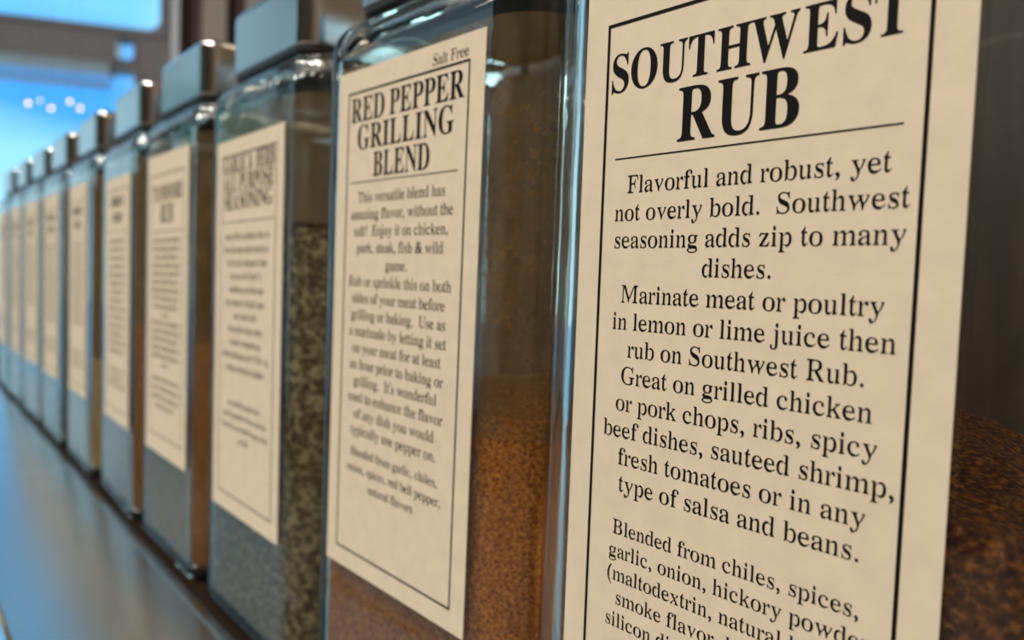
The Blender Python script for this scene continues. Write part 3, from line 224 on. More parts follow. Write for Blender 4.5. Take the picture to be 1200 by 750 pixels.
def lathe(bm, prof, c=(0, 0, 0), n=24):
    rings = []
    for r, z in prof:
        if r < 1e-6: rings.append([bm.verts.new((c[0], c[1], c[2] + z))])
        else: rings.append([bm.verts.new((c[0] + r * math.cos(2 * math.pi * i / n), c[1] + r * math.sin(2 * math.pi * i / n), c[2] + z)) for i in range(n)])
    for A, B in zip(rings, rings[1:]):
        for i in range(n):
            j = (i + 1) % n
            if len(A) == 1 and len(B) > 1: bm.faces.new((A[0], B[j], B[i]))
            elif len(B) == 1 and len(A) > 1: bm.faces.new((A[i], A[j], B[0]))
            elif len(A) > 1: bm.faces.new((A[i], A[j], B[j], B[i]))
def rrect(a, b, r, seg=10, sub=1):
    """counter-clockwise rounded rectangle outline, half sizes a x b"""
    r = min(r, a * .999, b * .999); P = []
    for cx, cy, t0 in ((a - r, -b + r, -90), (a - r, b - r, 0), (-a + r, b - r, 90), (-a + r, -b + r, 180)):
        for i in range(seg + 1):
            t = math.radians(t0 + 90 * i / seg); P.append((cx + r * math.cos(t), cy + r * math.sin(t)))
    if sub > 1:
        Q = []
        for (x0, y0), (x1, y1) in zip(P, P[1:] + P[:1]):
            k = sub if math.hypot(x1 - x0, y1 - y0) > 2.0 else 1
            for j in range(k): Q.append((x0 + (x1 - x0) * j / k, y0 + (y1 - y0) * j / k))
        P = Q
    return P
def loft(rings, cap0=True, cap1=True):
    """rings: lists of equal-length 3-D points (ems) -> bmesh in metres"""
    bm = bmesh.new()
    R = [[bm.verts.new((x * U, y * U, z * U)) for x, y, z in ring] for ring in rings]
    n = len(R[0])
    for A, B in zip(R, R[1:]):
        for i in range(n): bm.faces.new((A[i], A[(i + 1) % n], B[(i + 1) % n], B[i]))
    if cap0: bm.faces.new(R[0][::-1])
    if cap1: bm.faces.new(R[-1])
    return bm

# ------------------------------------------------------------------ materials
def mat(name):
    m = bpy.data.materials.new(name); m.use_nodes = True
    n = m.node_tree.nodes; return m, n, m.node_tree.links, n['Principled BSDF']
def simple(name, col, rough=.5, metal=0.0, bump=0.0, bscale=200, var=0.0, vscale=20):
    m, n, l, p = mat(name)
    p.inputs['Base Color'].default_value = (*col, 1); p.inputs['Roughness'].default_value = rough; p.inputs['Metallic'].default_value = metal
    t = n.new('ShaderNodeTexCoord')
    if var:
        z = n.new('ShaderNodeTexNoise'); z.inputs['Scale'].default_value = vscale; z.inputs['Detail'].default_value = 4
        r = n.new('ShaderNodeValToRGB')
        r.color_ramp.elements[0].position = .3; r.color_ramp.elements[1].position = .7
        r.color_ramp.elements[0].color = (*[c * (1 - var) for c in col], 1); r.color_ramp.elements[1].color = (*[min(1, c * (1 + var)) for c in col], 1)
        l.new(t.outputs['Object'], z.inputs['Vector']); l.new(z.outputs['Fac'], r.inputs[0]); l.new(r.outputs[0], p.inputs['Base Color'])
    if bump:
        z = n.new('ShaderNodeTexNoise'); z.inputs['Scale'].default_value = bscale; z.inputs['Detail'].default_value = 3
        b = n.new('ShaderNodeBump'); b.inputs['Strength'].default_value = bump; b.inputs['Distance'].default_value = .001
        l.new(t.outputs['Object'], z.inputs['Vector']); l.new(z.outputs['Fac'], b.inputs['Height']); l.new(b.outputs[0], p.inputs['Normal'])
    return m
def spice(name, dark, mid, light, scale=900, bump=.6):
    m, n, l, p = mat(name)
    p.inputs['Roughness'].default_value = .85
    t = n.new('ShaderNodeTexCoord')
    z = n.new('ShaderNodeTexNoise'); z.inputs['Scale'].default_value = scale; z.inputs['Detail'].default_value = 5; z.inputs['Roughness'].default_value = .7
    v = n.new('ShaderNodeTexVoronoi'); v.inputs['Scale'].default_value = scale * .9
    r = n.new('ShaderNodeValToRGB'); e = r.color_ramp.elements
    e[0].position = .34; e[0].color = (*dark, 1); e[1].position = .68; e[1].color = (*light, 1)
    k = e.new(.5); k.color = (*mid, 1)
    mx = n.new('ShaderNodeMath'); mx.operation = 'MULTIPLY_ADD'; mx.inputs[1].default_value = .25
    sb = n.new('ShaderNodeMath'); sb.operation = 'SUBTRACT'; sb.inputs[1].default_value = .12
    l.new(t.outputs['Object'], z.inputs['Vector']); l.new(t.outputs['Object'], v.inputs['Vector'])
    l.new(v.outputs['Distance'], mx.inputs[0]); l.new(z.outputs['Fac'], mx.inputs[2]); l.new(mx.outputs[0], sb.inputs[0]); l.new(sb.outputs[0], r.inputs[0])
    l.new(r.outputs[0], p.inputs['Base Color'])
    b = n.new('ShaderNodeBump'); b.inputs['Strength'].default_value = bump; b.inputs['Distance'].default_value = .0008
    l.new(mx.outputs[0], b.inputs['Height']); l.new(b.outputs[0], p.inputs['Normal'])
    return m
def glass(name, tint, rough=0.0, wave=.12):
    m, n, l, p = mat(name)
    p.inputs['Base Color'].default_value = (*tint, 1); p.inputs['Roughness'].default_value = rough
    p.inputs['IOR'].default_value = 1.5; p.inputs['Transmission Weight'].default_value = 1.0
    if wave:
        t = n.new('ShaderNodeTexCoord'); z = n.new('ShaderNodeTexNoise'); z.inputs['Scale'].default_value = 45; z.inputs['Detail'].default_value = 1.5
        b = n.new('ShaderNodeBump'); b.inputs['Strength'].default_value = wave; b.inputs['Distance'].default_value = .002
        l.new(t.outputs['Object'], z.inputs['Vector']); l.new(z.outputs['Fac'], b.inputs['Height']); l.new(b.outputs[0], p.inputs['Normal'])
    return m
def pane_glass():
    m = bpy.data.materials.new('window_glass'); m.use_nodes = True; n = m.node_tree.nodes; l = m.node_tree.links; n.clear()
    o = n.new('ShaderNodeOutputMaterial'); f = n.new('ShaderNodeFresnel'); f.inputs[0].default_value = 1.3
    t = n.new('ShaderNodeBsdfTransparent'); g = n.new('ShaderNodeBsdfGlossy'); g.inputs['Roughness'].default_value = .3
    x = n.new('ShaderNodeMixShader'); ge = n.new('ShaderNodeNewGeometry'); iv = n.new('ShaderNodeMath'); iv.operation = 'SUBTRACT'; iv.inputs[0].default_value = 1; ml = n.new('ShaderNodeMath'); ml.operation = 'MULTIPLY'
    l.new(ge.outputs['Backfacing'], iv.inputs[1]); l.new(iv.outputs[0], ml.inputs[0]); l.new(f.outputs[0], ml.inputs[1])
    l.new(ml.outputs[0], x.inputs[0]); l.new(t.outputs[0], x.inputs[1]); l.new(g.outputs[0], x.inputs[2]); l.new(x.outputs[0], o.inputs[0])
    return m
def wood(name, dark, light, scale=6, rough=.45):
    m, n, l, p = mat(name)
    t = n.new('ShaderNodeTexCoord'); mp = n.new('ShaderNodeMapping'); mp.inputs['Scale'].default_value = (scale, scale, scale * .12)
    z = n.new('ShaderNodeTexNoise'); z.inputs['Scale'].default_value = 2.5; z.inputs['Detail'].default_value = 6; z.inputs['Distortion'].default_value = 1.2
    r = n.new('ShaderNodeValToRGB'); r.color_ramp.elements[0].color = (*dark, 1); r.color_ramp.elements[1].color = (*light, 1)
    r.color_ramp.elements[0].position = .3; r.color_ramp.elements[1].position = .72
    l.new(t.outputs['Object'], mp.inputs[0]); l.new(mp.outputs[0], z.inputs['Vector']); l.new(z.outputs['Fac'], r.inputs[0]); l.new(r.outputs[0], p.inputs['Base Color'])
    p.inputs['Roughness'].default_value = rough
    return m
def lamp_mat(name, col, s):
    m, n, l, p = mat(name)
    p.inputs['Base Color'].default_value = (.9, .85, .8, 1)
    p.inputs['Emission Color'].default_value = (*col, 1); p.inputs['Emission Strength'].default_value = s
    return m

M_GLASS = glass('jar_glass', (.955, .995, .97))
M_PAPER = simple('label_paper', (.74, .655, .50),   .8, bump=.06, bscale=2500, var=.045, vscale=160)
M_INK = simple('black_ink', (.007, .007, .008), .7)
M_INK.node_tree.nodes['Principled BSDF'].inputs['Specular IOR Level'].default_value = .1
M_LID = simple('polished_steel', (.66, .66, .65), .17, 1.0, bump=.03, bscale=60)
M_GASKET = simple('black_rubber', (.012, .012, .012), .5)
M_STEEL = simple('brushed_steel', (.55, .56, .55), .25, 1.0, bump=.05, bscale=30, var=.10, vscale=9)
M_SHADOW_STRIP = simple('shadow_strip_dark', (.016, .009, .005), .9)  # contact shadow tone, carried by the strip under the jars
M_SHADOW_STRIP.node_tree.nodes['Principled BSDF'].inputs['Specular IOR Level'].default_value = .08
M_TRIM = simple('steel_trim', (.75, .77, .78), .15, 1.0)
M_WOOD = wood('dark_wood', (.022, .013, .007), (.062, .038, .020))
M_PANEL = wood('brown_panel', (.11, .075, .048), (.24, .17, .115))
M_PLASTER = simple('taupe_plaster', (.28, .265, .27), .8, var=.08, vscale=3)
M_FRAME = simple('grey_frame', (.20, .20, .215), .5)
M_FLOOR = wood('floor_boards', (.30, .27, .235), (.46, .42, .37), 4, .3)
M_CEIL = simple('ceiling_paint', (.66, .62, .57), .85, var=.05, vscale=4)
M_PANE = pane_glass()
M_PAVE = simple('pavement', (.62, .67, .68), .9, var=.1, vscale=3)
M_RED = simple('dark_red_paint', (.085, .022, .018), .5)
M_BEIGE = simple('beige_paint', (.45, .40, .35), .7)
M_SHADE = simple('white_blind', (.62, .82, .95), .7)
_p = M_SHADE.node_tree; _t = _p.nodes.new('ShaderNodeBsdfTransparent'); _t.inputs[0].default_value = (.95, .97, 1, 1); _x = _p.nodes.new('ShaderNodeMixShader'); _x.inputs[0].default_value = .42
_p.links.new(_p.nodes['Principled BSDF'].outputs[0], _x.inputs[1]); _p.links.new(_t.outputs[0], _x.inputs[2]); _p.links.new(_x.outputs[0], _p.nodes['Material Output'].inputs['Surface'])
M_PIPE = simple('pale_grey_pipe', (.62, .68, .78), .4)
M_BULB = lamp_mat('warm_pink_bulb', (1.0, .56, .68), 7.0)
M_BULB2 = lamp_mat('warm_bulb', (1.0, .78, .48), 260.0)
def dust(name, col, lo, hi):
    m, n, l, p = mat(name); p.inputs['Base Color'].default_value = (*col, 1); p.inputs['Roughness'].default_value = .9
    t = n.new('ShaderNodeTexCoord'); z = n.new('ShaderNodeTexNoise'); z.inputs['Scale'].default_value = 420; z.inputs['Detail'].default_value = 6; z.inputs['Roughness'].default_value = .75
    z2 = n.new('ShaderNodeTexNoise'); z2.inputs['Scale'].default_value = 30; ml = n.new('ShaderNodeMath'); ml.operation = 'MULTIPLY'
    r = n.new('ShaderNodeMapRange'); r.inputs['From Min'].default_value = .15; r.inputs['From Max'].default_value = .42; r.inputs['To Min'].default_value = lo; r.inputs['To Max'].default_value = hi
    l.new(t.outputs['Object'], z.inputs['Vector']); l.new(t.outputs['Object'], z2.inputs['Vector']); l.new(z.outputs['Fac'], ml.inputs[0]); l.new(z2.outputs['Fac'], ml.inputs[1])
    l.new(ml.outputs[0], r.inputs['Value']); l.new(r.outputs[0], p.inputs['Alpha'])
    return m
M_DUST = dust('spice_dust', (.40, .235, .095), .22, .80)
M_BLOCK = dust('brown_light_block', (.30, .185, .09), .6, .95)  # dense film added in the far jars to block window light from behind
M_DUST_BLOCK = dust('herb_dust_block', (.24, .16, .085), .78, .97)  # herb dust made denser to block bright window streaks in the glass
M_BRASS = simple('dark_brass', (.20, .13, .06), .35, 1.0)
M_LEAF = simple('leaf_green', (.20, .52, .30), .6, var=.4, vscale=3)
M_BARK = simple('bark', (.09, .06, .04), .9, var=.3, vscale=10)

# ------------------------------------------------------------------ room shell (metres)
XL, XR, YF, YB, ZF, ZC = -6.6, 2.4, -3.4, 2.6, -1.10, 2.50
FAR, FARZ = (-4.2, .5, 0), math.radians(-24)      # the far wall stands at an angle: its own frame, y along the wall, x into the room
def struct(name, bm, m): return tag(obj(name, bm, m), kind='structure')
def on_far(o): o.location = FAR; o.rotation_euler = (0, 0, FARZ); return o
def far_pt(x, y, z): return Matrix.Rotation(FARZ, 3, 'Z') @ Vector((x, y, 0)) + Vector(FAR) + Vector((0, 0, z))
def slab(z0, z1):
    bm = bmesh.new(); A_, B_ = far_pt(-.14, -4.4, 0), far_pt(-.14, 2.3, 0)
    P = [(A_.x, YF - .15), (XR + .15, YF - .15), (XR + .15, YB + .15), (B_.x, YB + .15), (B_.x, B_.y), (A_.x, A_.y)]
    lo = [bm.verts.new((x, y, z0)) for x, y in P]; hi = [bm.verts.new((x, y, z1)) for x, y in P]
    bm.faces.new(lo[::-1]); bm.faces.new(hi)
    for i in range(len(P)): bm.faces.new((lo[i], lo[(i + 1) % len(P)], hi[(i + 1) % len(P)], hi[i]))
    return bm
struct('floor', slab(ZF - .1, ZF), M_FLOOR)
struct('ceiling', slab(ZC, ZC + .1), M_CEIL)
b = bmesh.new(); box(b, -3.4, XR, YB, YB + .15, ZF, ZC); struct('wall_back', b, M_WOOD)
b = bmesh.new(); box(b, XR, XR + .15, YF, YB, ZF, ZC); struct('wall_right', b, M_PANEL)
FW = (-5.55, -3.2, -1.0, 2.3)
b = bmesh.new(); box(b, -5.9, FW[0], YF - .15, YF, ZF, ZC); box(b, FW[1], XR, YF - .15, YF, ZF, ZC)
box(b, FW[0], FW[1], YF - .15, YF, ZF, FW[2]); box(b, FW[0], FW[1], YF - .15, YF, FW[3], ZC); struct('wall_front', b, M_WOOD)
# far wall at the left end of the row, pierced by windows: (y0, y1, z0, z1, inner corner radius)
WINS = [(-4.15, -3.05, -1.0, 2.3, .03), (-2.97, -1.90, -1.0, 2.3, .03), (-1.82, -.78, -1.0, 2.3, .03),
        (-.70, .41, -.75, .99, .03), (-.70, .525, 1.14, 2.2, .06), (.285, .39, 1.0, 1.13, .02), (1.17, 2.12, -1.0, 2.3, .03)]  # last one is hidden behind the jars, added to brighten their glass edges
b = bmesh.new()
YS = sorted({-4.4, 2.3} | {v for w in WINS for v in w[:2]}); ZS = sorted({ZF, ZC} | {v for w in WINS for v in w[2:4]})
for y0, y1 in zip(YS, YS[1:]):
    for z0, z1 in zip(ZS, ZS[1:]):
        ym, zm = (y0 + y1) / 2, (z0 + z1) / 2
        if not any(w[0] < ym < w[1] and w[2] < zm < w[3] for w in WINS): box(b, -.14, 0, y0, y1, z0, z1)
on_far(struct('wall_left', b, M_PLASTER))
def frame_ring(y0, y1, z0, z1, w, r):
    """a window frame with rounded inner corners"""
    bm = bmesh.new(); n = 8
    cy, cz, a, c = (y0 + y1) / 2, (z0 + z1) / 2, (y1 - y0) / 2, (z1 - z0) / 2
    inn = rrect(a - w, c - w, r, n); out = []
    for sx, sy in ((1, -1), (1, 1), (-1, 1), (-1, -1)): out += [(sx * a, sy * c)] * (n + 1)
    rings = []
    for x in (-.11, .015):
        rings.append(([bm.verts.new((x, cy + p, cz + q)) for p, q in inn], [bm.verts.new((x, cy + p, cz + q)) for p, q in out]))
    N = len(inn)
    for i in range(N):
        j = (i + 1) % N
        (I0, O0), (I1, O1) = rings
        bm.faces.new((I0[i], I0[j], I1[j], I1[i])); bm.faces.new((O0[i], O1[i], O1[j], O0[j]))
        bm.faces.new((I1[i], I1[j], O1[j], O1[i])); bm.faces.new((I0[j], I0[i], O0[i], O0[j]))
    bmesh.ops.remove_doubles(bm, verts=bm.verts, dist=1e-6)
    return bm
for k, (y0, y1, z0, z1, r) in enumerate(WINS):
    w = on_far(tag(empty('window_%d' % (k + 1), (0, 0, 0)), kind='structure'))
    t = .012 if y1 - y0 < .2 else .028
    obj('window_frame', frame_ring(y0 + .001, y1 - .001, z0 + .001, z1 - .001, t, r), M_FRAME, w)
    b = bmesh.new(); box(b, -.075, -.070, y0 + t * .6, y1 - t * .6, z0 + t * .6, z1 - t * .6); obj('window_pane', b, M_PANE, w)
w = tag(empty('window_8', (FW[0], YF, 0)), kind='structure'); w.rotation_euler = (0, 0, -math.pi / 2)
obj('window_frame', frame_ring(.001, FW[1] - FW[0] - .001, FW[2] + .001, FW[3] - .001, .03, .03), M_FRAME, w)
w.rotation_euler = (0, 0, math.pi / 2); w.location = (FW[1], YF, 0)
b = bmesh.new(); box(b, -.075, -.070, .02, FW[1] - FW[0] - .02, FW[2] + .02, FW[3] - .02); obj('window_pane', b, M_PANE, w)
b = bmesh.new(); box(b, -30, 12, -20, 20, ZF - .45, ZF - .35); struct('ground', b, M_PAVE)

# trees outside, seen only as green in the glass
def tree(x, y, h, label, seed):
    rnd = random.Random(seed); t = empty('street_tree', (x, y, ZF - .25)); tag(t, label, 'tree')
    b = bmesh.new(); tube(b, (0, 0, 0), (.03, .02, h * .5), .09, .06); tube(b, (.03, .02, h * .5), (.2, .1, h * .75), .05, .02); tube(b, (.03, .02, h * .45), (-.2, -.15, h * .72), .05, .02)
    obj('trunk', b, M_BARK, t, smooth=True)
    b = bmesh.new()
    for i in range(380):
        d = Vector((rnd.gauss(0, 1), rnd.gauss(0, 1), rnd.gauss(0, 1))).normalized() * (rnd.random() ** .4)
        p = Vector((d.x * h * .28, d.y * h * .28, h * .72 + d.z * h * .28))
        a = Vector((rnd.gauss(0, 1), rnd.gauss(0, 1), rnd.gauss(0, .5))).normalized(); q = a.orthogonal().normalized(); s = .08
        b.faces.new([b.verts.new(p + a * s * 1.5), b.verts.new(p + q * s), b.verts.new(p - a * s * 1.5), b.verts.new(p - q * s)])
    obj('foliage', b, M_LEAF, t)
tree(-9.6, -3.1, 3.6, 'green street tree outside the middle windows', 1)
tree(-7.6, -5.9, 4.4, 'tall green street tree outside the corner windows', 2)

# things on and near the far wall
rs = on_far(empty('window_valance', (0, 0, 0))); tag(rs, 'sheer white window valance along the top of the blue far window', 'valance')
b = bmesh.new(); N_ = 14; prof = [(.03 + .07 * math.sin(math.pi * i / N_), .985 - .125 * i / N_) for i in range(N_ + 1)]
L_ = [b.verts.new((x, -.68, z)) for x, z in prof]; R_ = [b.verts.new((x, .285, z)) for x, z in prof]
for i in range(N_): b.faces.new((L_[i], R_[i], R_[i + 1], L_[i + 1]))
obj('fabric', b, M_SHADE, rs, smooth=True)
b = bmesh.new(); tube(b, (.03, -.68, .86), (.03, .285, .86), .006, n=10); obj('bottom_rail', b, M_PIPE, rs, smooth=True)
for yy in (-.69, .295): obj('bracket', bevel_box(.016, .11, yy - .006, yy + .006, .90, .97, .003), M_FRAME, rs)
cb = on_far(empty('tall_cabinet', (0, 0, 0))); cb.location = far_pt(.03, .58, ZF); tag(cb, 'tall dark red and beige cabinet against the far wall right of the windows', 'cabinet')
H = ZC - ZF - .02
obj('side_panel', bevel_box(0, .2, 0, .035, 0, H, .004), M_PIPE, cb)
obj('back_panel', bevel_box(0, .02, .036, .50, .02, H - .02, .003), M_RED, cb)
obj('door', bevel_box(.13, .155, .13, .245, .05, H - .05, .006), M_BEIGE, cb)
obj('door', bevel_box(.13, .155, .33, .49, .05, H - .05, .006), M_BEIGE, cb)
obj('side_panel', bevel_box(0, .2, .501, .536, 0, H, .004), M_RED, cb)
b = bmesh.new(); tube(b, (.175, .155, 1.0), (.175, .155, 1.2), .008, n=10); obj('door_handle', b, M_BRASS, cb)

def bulb_lamp(name, loc, r, m, label, group, top):
    t = empty(name, loc); tag(t, label, 'lamp', group)
    b = bmesh.new(); lathe(b, [(0, -r), (r * .6, -r * .8), (r, 0), (r * .7, r * .75), (r * .4, r * 1.2), (0, r * 1.25)], n=16); obj('bulb', b, m, t, smooth=True)
    b = bmesh.new(); lathe(b, [(0, r * 1.1), (r * .5, r * 1.1), (r * .5, r * 2.0), (r * .2, r * 2.4), (0, r * 2.4)], n=14); obj('socket', b, M_BRASS, t)
    b = bmesh.new(); tube(b, (0, 0, r * 2.3), (0, 0, top - loc[2]), r * .12, n=8); obj('cord', b, M_GASKET, t)
    return t
def px_dir(u, v): return (_f + _r * ((u - 600) / FPX) - _u * ((v - 375) / FPX))
def at_x(u, v, X):
    d = px_dir(u, v); return CAM + d * ((X - CAM.x) / d.x)
names = ['leftmost of the small pink-white bulbs hanging before the far window', 'faint bulb just right of the leftmost far bulb',
         'lowest middle bulb of those before the far window', 'highest bright bulb before the far window', 'rightmost of the small pink-white bulbs before the far window']
for (u, v), lb in zip(((33, 121), (47, 118), (60, 127), (82, 119), (94, 127)), names):
    p = at_x(u, v, -3.6)
    bulb_lamp('pendant_bulb', p, .0048 if u != 47 else .003, M_BULB, lb, 'pendant bulbs by the far window', ZC)
for (x, y, z), lb in zip(((.9, .75, .85), (1.5, .35, 1.0), (1.1, -.9, 1.2), (.5, -1.3, 1.0)),
                         ('bare warm bulb hanging behind the jars', 'bare warm bulb by the right wall', 'bare warm bulb hanging high at right', 'bare warm bulb hanging behind the viewer')):
    bulb_lamp('ceiling_bulb', (x, y, z), .016, M_BULB2, lb, 'bare ceiling bulbs', ZC)

# ------------------------------------------------------------------ counter
ZT = -33.5 * U
ct = empty('counter', (-.9, .08, ZF)); tag(ct, 'long polished steel counter carrying the row of spice jars', 'counter')
def rel(x0, x1, y0, y1, z0, z1, r): return bevel_box(x0 + .9, x1 + .9, y0 - .08, y1 - .08, z0 - ZF, z1 - ZF, r)
STRIP_T = .35 * U
obj('worktop', rel(-2.6, .55, -1.3 * U, .34, ZT - STRIP_T - .028, ZT - STRIP_T, .0015), M_STEEL, ct)
def apron(y0, z0, y1, z1, t):
    bm = bmesh.new(); P = [(y0, z0), (y1, z1), (y1, z1 - t), (y0, z0 - t)]; V = [[bm.verts.new((x + .9, y - .08, z - ZF)) for y, z in P] for x in (-2.6, .55)]
    bm.faces.new(V[0]); bm.faces.new(V[1][::-1])
    for i in range(4): bm.faces.new((V[0][i], V[1][i], V[1][(i + 1) % 4], V[0][(i + 1) % 4]))
    return bm
obj('sloping_front', apron(-1.35 * U, ZT - STRIP_T, -14.2 * U, ZT - STRIP_T - 13 * U * math.tan(math.radians(4.5)), .003), M_STEEL, ct)
ZE = ZT - STRIP_T - 13 * U * math.tan(math.radians(4.5))
obj('edge_trim', rel(-2.6, .55, -15.8 * U, -14.15 * U, ZE - .025, ZE + .0035, .0035), M_TRIM, ct)
bm_ = bevel_box(-2.0, .53, -.15 * U, .30, ZT - STRIP_T, ZT, .0009)  # added dark slab that draws the contact shadow line at the jar feet
tag(obj('contact_shadow_strip', bm_, M_SHADOW_STRIP), 'thin dark strip standing in for the contact shadow under the row of jars', 'shadow strip')
obj('cabinet_body', rel(-2.58, .53, -1.3 * U, .32, ZF + .08, ZT - .034, .004), M_WOOD, ct)
obj('plinth', rel(-2.55, .50, -7 * U, .30, ZF, ZF + .079, .003), M_FRAME, ct)

# ------------------------------------------------------------------ printed labels
def put(cu, s, F, x, z, em, sx=1.0):
    for c in s:
        if c == ' ': x += .25 * em * sx; continue
        w, d = F[c]
        for lp in d.split('|'):
            P = [tuple(map(int, q.split(','))) for q in lp.split()]
            sp = cu.splines.new('POLY'); sp.points.add(len(P) - 1); sp.use_cyclic_u = True
            for q, (a, e) in zip(sp.points, P): q.co = ((x + a * em * sx / 1000) * U, (z + e * em / 1000) * U, 0, 1)
        x += w * em * sx / 1000
def width(s, F): return sum(.25 if c == ' ' else F[c][0] / 1000 for c in s)
def rect(cu, x0, x1, z0, z1):
    sp = cu.splines.new('POLY'); sp.points.add(3); sp.use_cyclic_u = True
    for q, (a, e) in zip(sp.points, ((x0, z0), (x1, z0), (x1, z1), (x0, z1))): q.co = (a * U, e * U, 0, 1)
def centred(cu, s, xc, z, em): put(cu, s, REG, xc - width(s, REG) * em / 2, z, em)
def title(cu, s, x0, x1, z, cap):
    em = cap / .678; put(cu, s, BOLD, x0, z, em, (x1 - x0) / (width(s, BOLD) * em))
def border(cu, x0, x1, z0, z1, t):
    rect(cu, x0 - t / 2, x1 + t / 2, z1 - t / 2, z1 + t / 2); rect(cu, x0 - t / 2, x1 + t / 2, z0 - t / 2, z0 + t / 2)
    rect(cu, x0 - t / 2, x0 + t / 2, z0 + t / 2, z1 - t / 2); rect(cu, x1 - t / 2, x1 + t / 2, z0 + t / 2, z1 - t / 2)
def strokes(cu, x0, x1, z, em, rnd, bold=False):
    """a line of print too blurred to read: word-length runs of small stems"""
    x = x0; st = (.12 if bold else .07) * em; xh = (.66 if bold else .45) * em
    while x < x1 - .3 * em:
        n = rnd.randint(4, 13)
        for i in range(n):
            if x > x1 - st: break
            h = xh if bold or rnd.random() > .25 else .67 * em
            rect(cu, x, x + st, z, z + h)
            if rnd.random() < .6 and x + .24 * em < x1: rect(cu, x + st, x + .2 * em, z + xh - .07 * em, z + xh)
            x += .235 * em
        x += .27 * em

def print_sw(cu):
    border(cu, -5.98, 5.98, -20.8, 6.64, .13)
    title(cu, 'SOUTHWEST', -5.86, 5.52, 3.98, 1.46); title(cu, 'RUB', -2.56, 2.26, 1.73, 1.93)
    rect(cu, -5.42, 5.38, 1.34, 1.39)
    body = ['Flavorful and robust, yet', 'not overly bold.  Southwest', 'seasoning adds zip to many', 'dishes.', 'Marinate meat or poultry',
            'in lemon or lime juice then', 'rub on Southwest Rub.', 'Great on grilled chicken', 'or pork chops, ribs, spicy',
            'beef dishes, sauteed shrimp,', 'fresh tomatoes or in any', 'type of salsa and beans.']
    for i, s in enumerate(body): centred(cu, s, .18, -1.065 * i, 1.0)
    small = ['Blended from chiles, spices,', 'garlic, onion, hickory powder', '(maltodextrin, natural hickory', 'smoke flavor, less than two', 'silicon dioxide as flow aid)']
    em = 9.75 / width(small[0], REG)
    for i, (s, x) in enumerate(zip(small, (-4.76, -4.9, -4.95, -4.47, -4.95))): put(cu, s, REG, x, -13.45 - .93 * i, em)
def print_rp(cu):
    border(cu, -5.92, 5.92, -20.75, 7.48, .12)
    put(cu, 'Salt Free', REG, 2.75, 7.72, 3.1 / width('Salt Free', REG))
    title(cu, 'RED PEPPER', -5.62, 5.58, 5.70, 1.43); title(cu, 'GRILLING', -4.86, 4.86, 4.02, 1.43); title(cu, 'BLEND', -2.95, 2.8, 2.30, 1.43)
    rect(cu, -5.45, 5.25, 2.02, 2.07)
    body = ['This versatile blend has', 'amazing flavor, without the', 'salt!  Enjoy it on chicken,', 'pork, steak, fish & wild', 'game.', 'Rub or sprinkle this on both',
            'sides of your meat before', 'grilling or baking.  Use as', 'a marinade by letting it set', 'on your meat for at least', 'an hour prior to baking or',
            "grilling.  It's wonderful", 'used to enhance the flavor', 'of any dish you would', 'typically use pepper on.']
    em = 8.85 / width(body[0], REG)
    for i, s in enumerate(body): centred(cu, s, -.12, .82 - 1.012 * i, em)
    for i, s in enumerate(['Blended from garlic, chiles,', 'onion, spices, red bell pepper,', 'natural flavors']): centred(cu, s, -.02, -14.67 - 1.0 * i, .815)
def print_garlic(cu):
    rnd = random.Random(3)
    border(cu, -5.75, 5.75, -22.4, 6.02, .11)
    title(cu, 'GARLIC & HERB', -5.4, 5.45, 4.55, 1.35); title(cu, 'ALL PURPOSE', -5.3, 5.3, 3.05, 1.35); title(cu, 'SEASONING', -5.2, 5.1, 1.55, 1.35)
    rect(cu, -5.4, 5.4, .48, .54)
    for i, w in enumerate((4.6, 4.7, 4.3, 3.2, 3.6, 4.4, 2.4, 3.7, 3.3, 4.9, 4.0)): strokes(cu, -w, w, -1.0 - 1.09 * i, 1.0, rnd)
    for i, w in enumerate((3.5, 4.6, 4.9, 1.0)): strokes(cu, -w, w, -14.8 - .98 * i, .85, rnd)
def print_tandoori(cu):
    rnd = random.Random(5)
    border(cu, -5.75, 5.75, -21.1, 6.2, .11)
    title(cu, 'TANDOORI', -5.1, 5.1, 3.5, 1.6); title(cu, 'RUB', -2.2, 2.2, 1.2, 1.9)
    rect(cu, -5.4, 5.4, .3, .36)
    for i, w in enumerate((4.6, 4.8, 4.3, 4.7, 4.6, 4.4, 4.9, 4.7, 4.3, 1.0, 4.9, 4.8, 4.7, 4.9, 4.6, 1.2)): strokes(cu, -w, w, -.9 - .86 * i, .9, rnd)
    for i, w in enumerate((4.8, 4.9, 4.7, 3.4)): strokes(cu, -w, w, -15.4 - .95 * i, .85, rnd)
def print_blurred(seed):
    def fn(cu):
        rnd = random.Random(seed)
        border(cu, -5.7, 5.7, -21.2, 6.0, .11)
        strokes(cu, -3.4, 3.4, 3.9, 1.9, rnd, True); strokes(cu, -2.4, 2.4, 1.9, 1.9, rnd, True)
        rect(cu, -5.4, 5.4, .9, .96)
        for i in range(rnd.randint(11, 14)):
            w = rnd.uniform(3.4, 5.0); strokes(cu, -w, w, -.6 - 1.05 * i, .95, rnd)
        for i in range(3):
            w = rnd.uniform(3.4, 5.0); strokes(cu, -w, w, -16.6 - .95 * i, .85, rnd)
    return fn
def ink_mesh(fn):
    cu = bpy.data.curves.new('printed_text', 'CURVE'); cu.dimensions = '2D'; cu.fill_mode = 'BOTH'; fn(cu)
    o = bpy.data.objects.new('print_tmp', cu); COL.objects.link(o)
    dg = bpy.context.evaluated_depsgraph_get(); me = bpy.data.meshes.new_from_object(o.evaluated_get(dg), depsgraph=dg)
    me = me.copy() if me.library else me
    bpy.data.objects.remove(o); bpy.data.curves.remove(cu)
    me.transform(Matrix.Rotation(math.pi / 2, 4, 'X')); me.name = 'printed_text'; me.materials.clear()
    return me

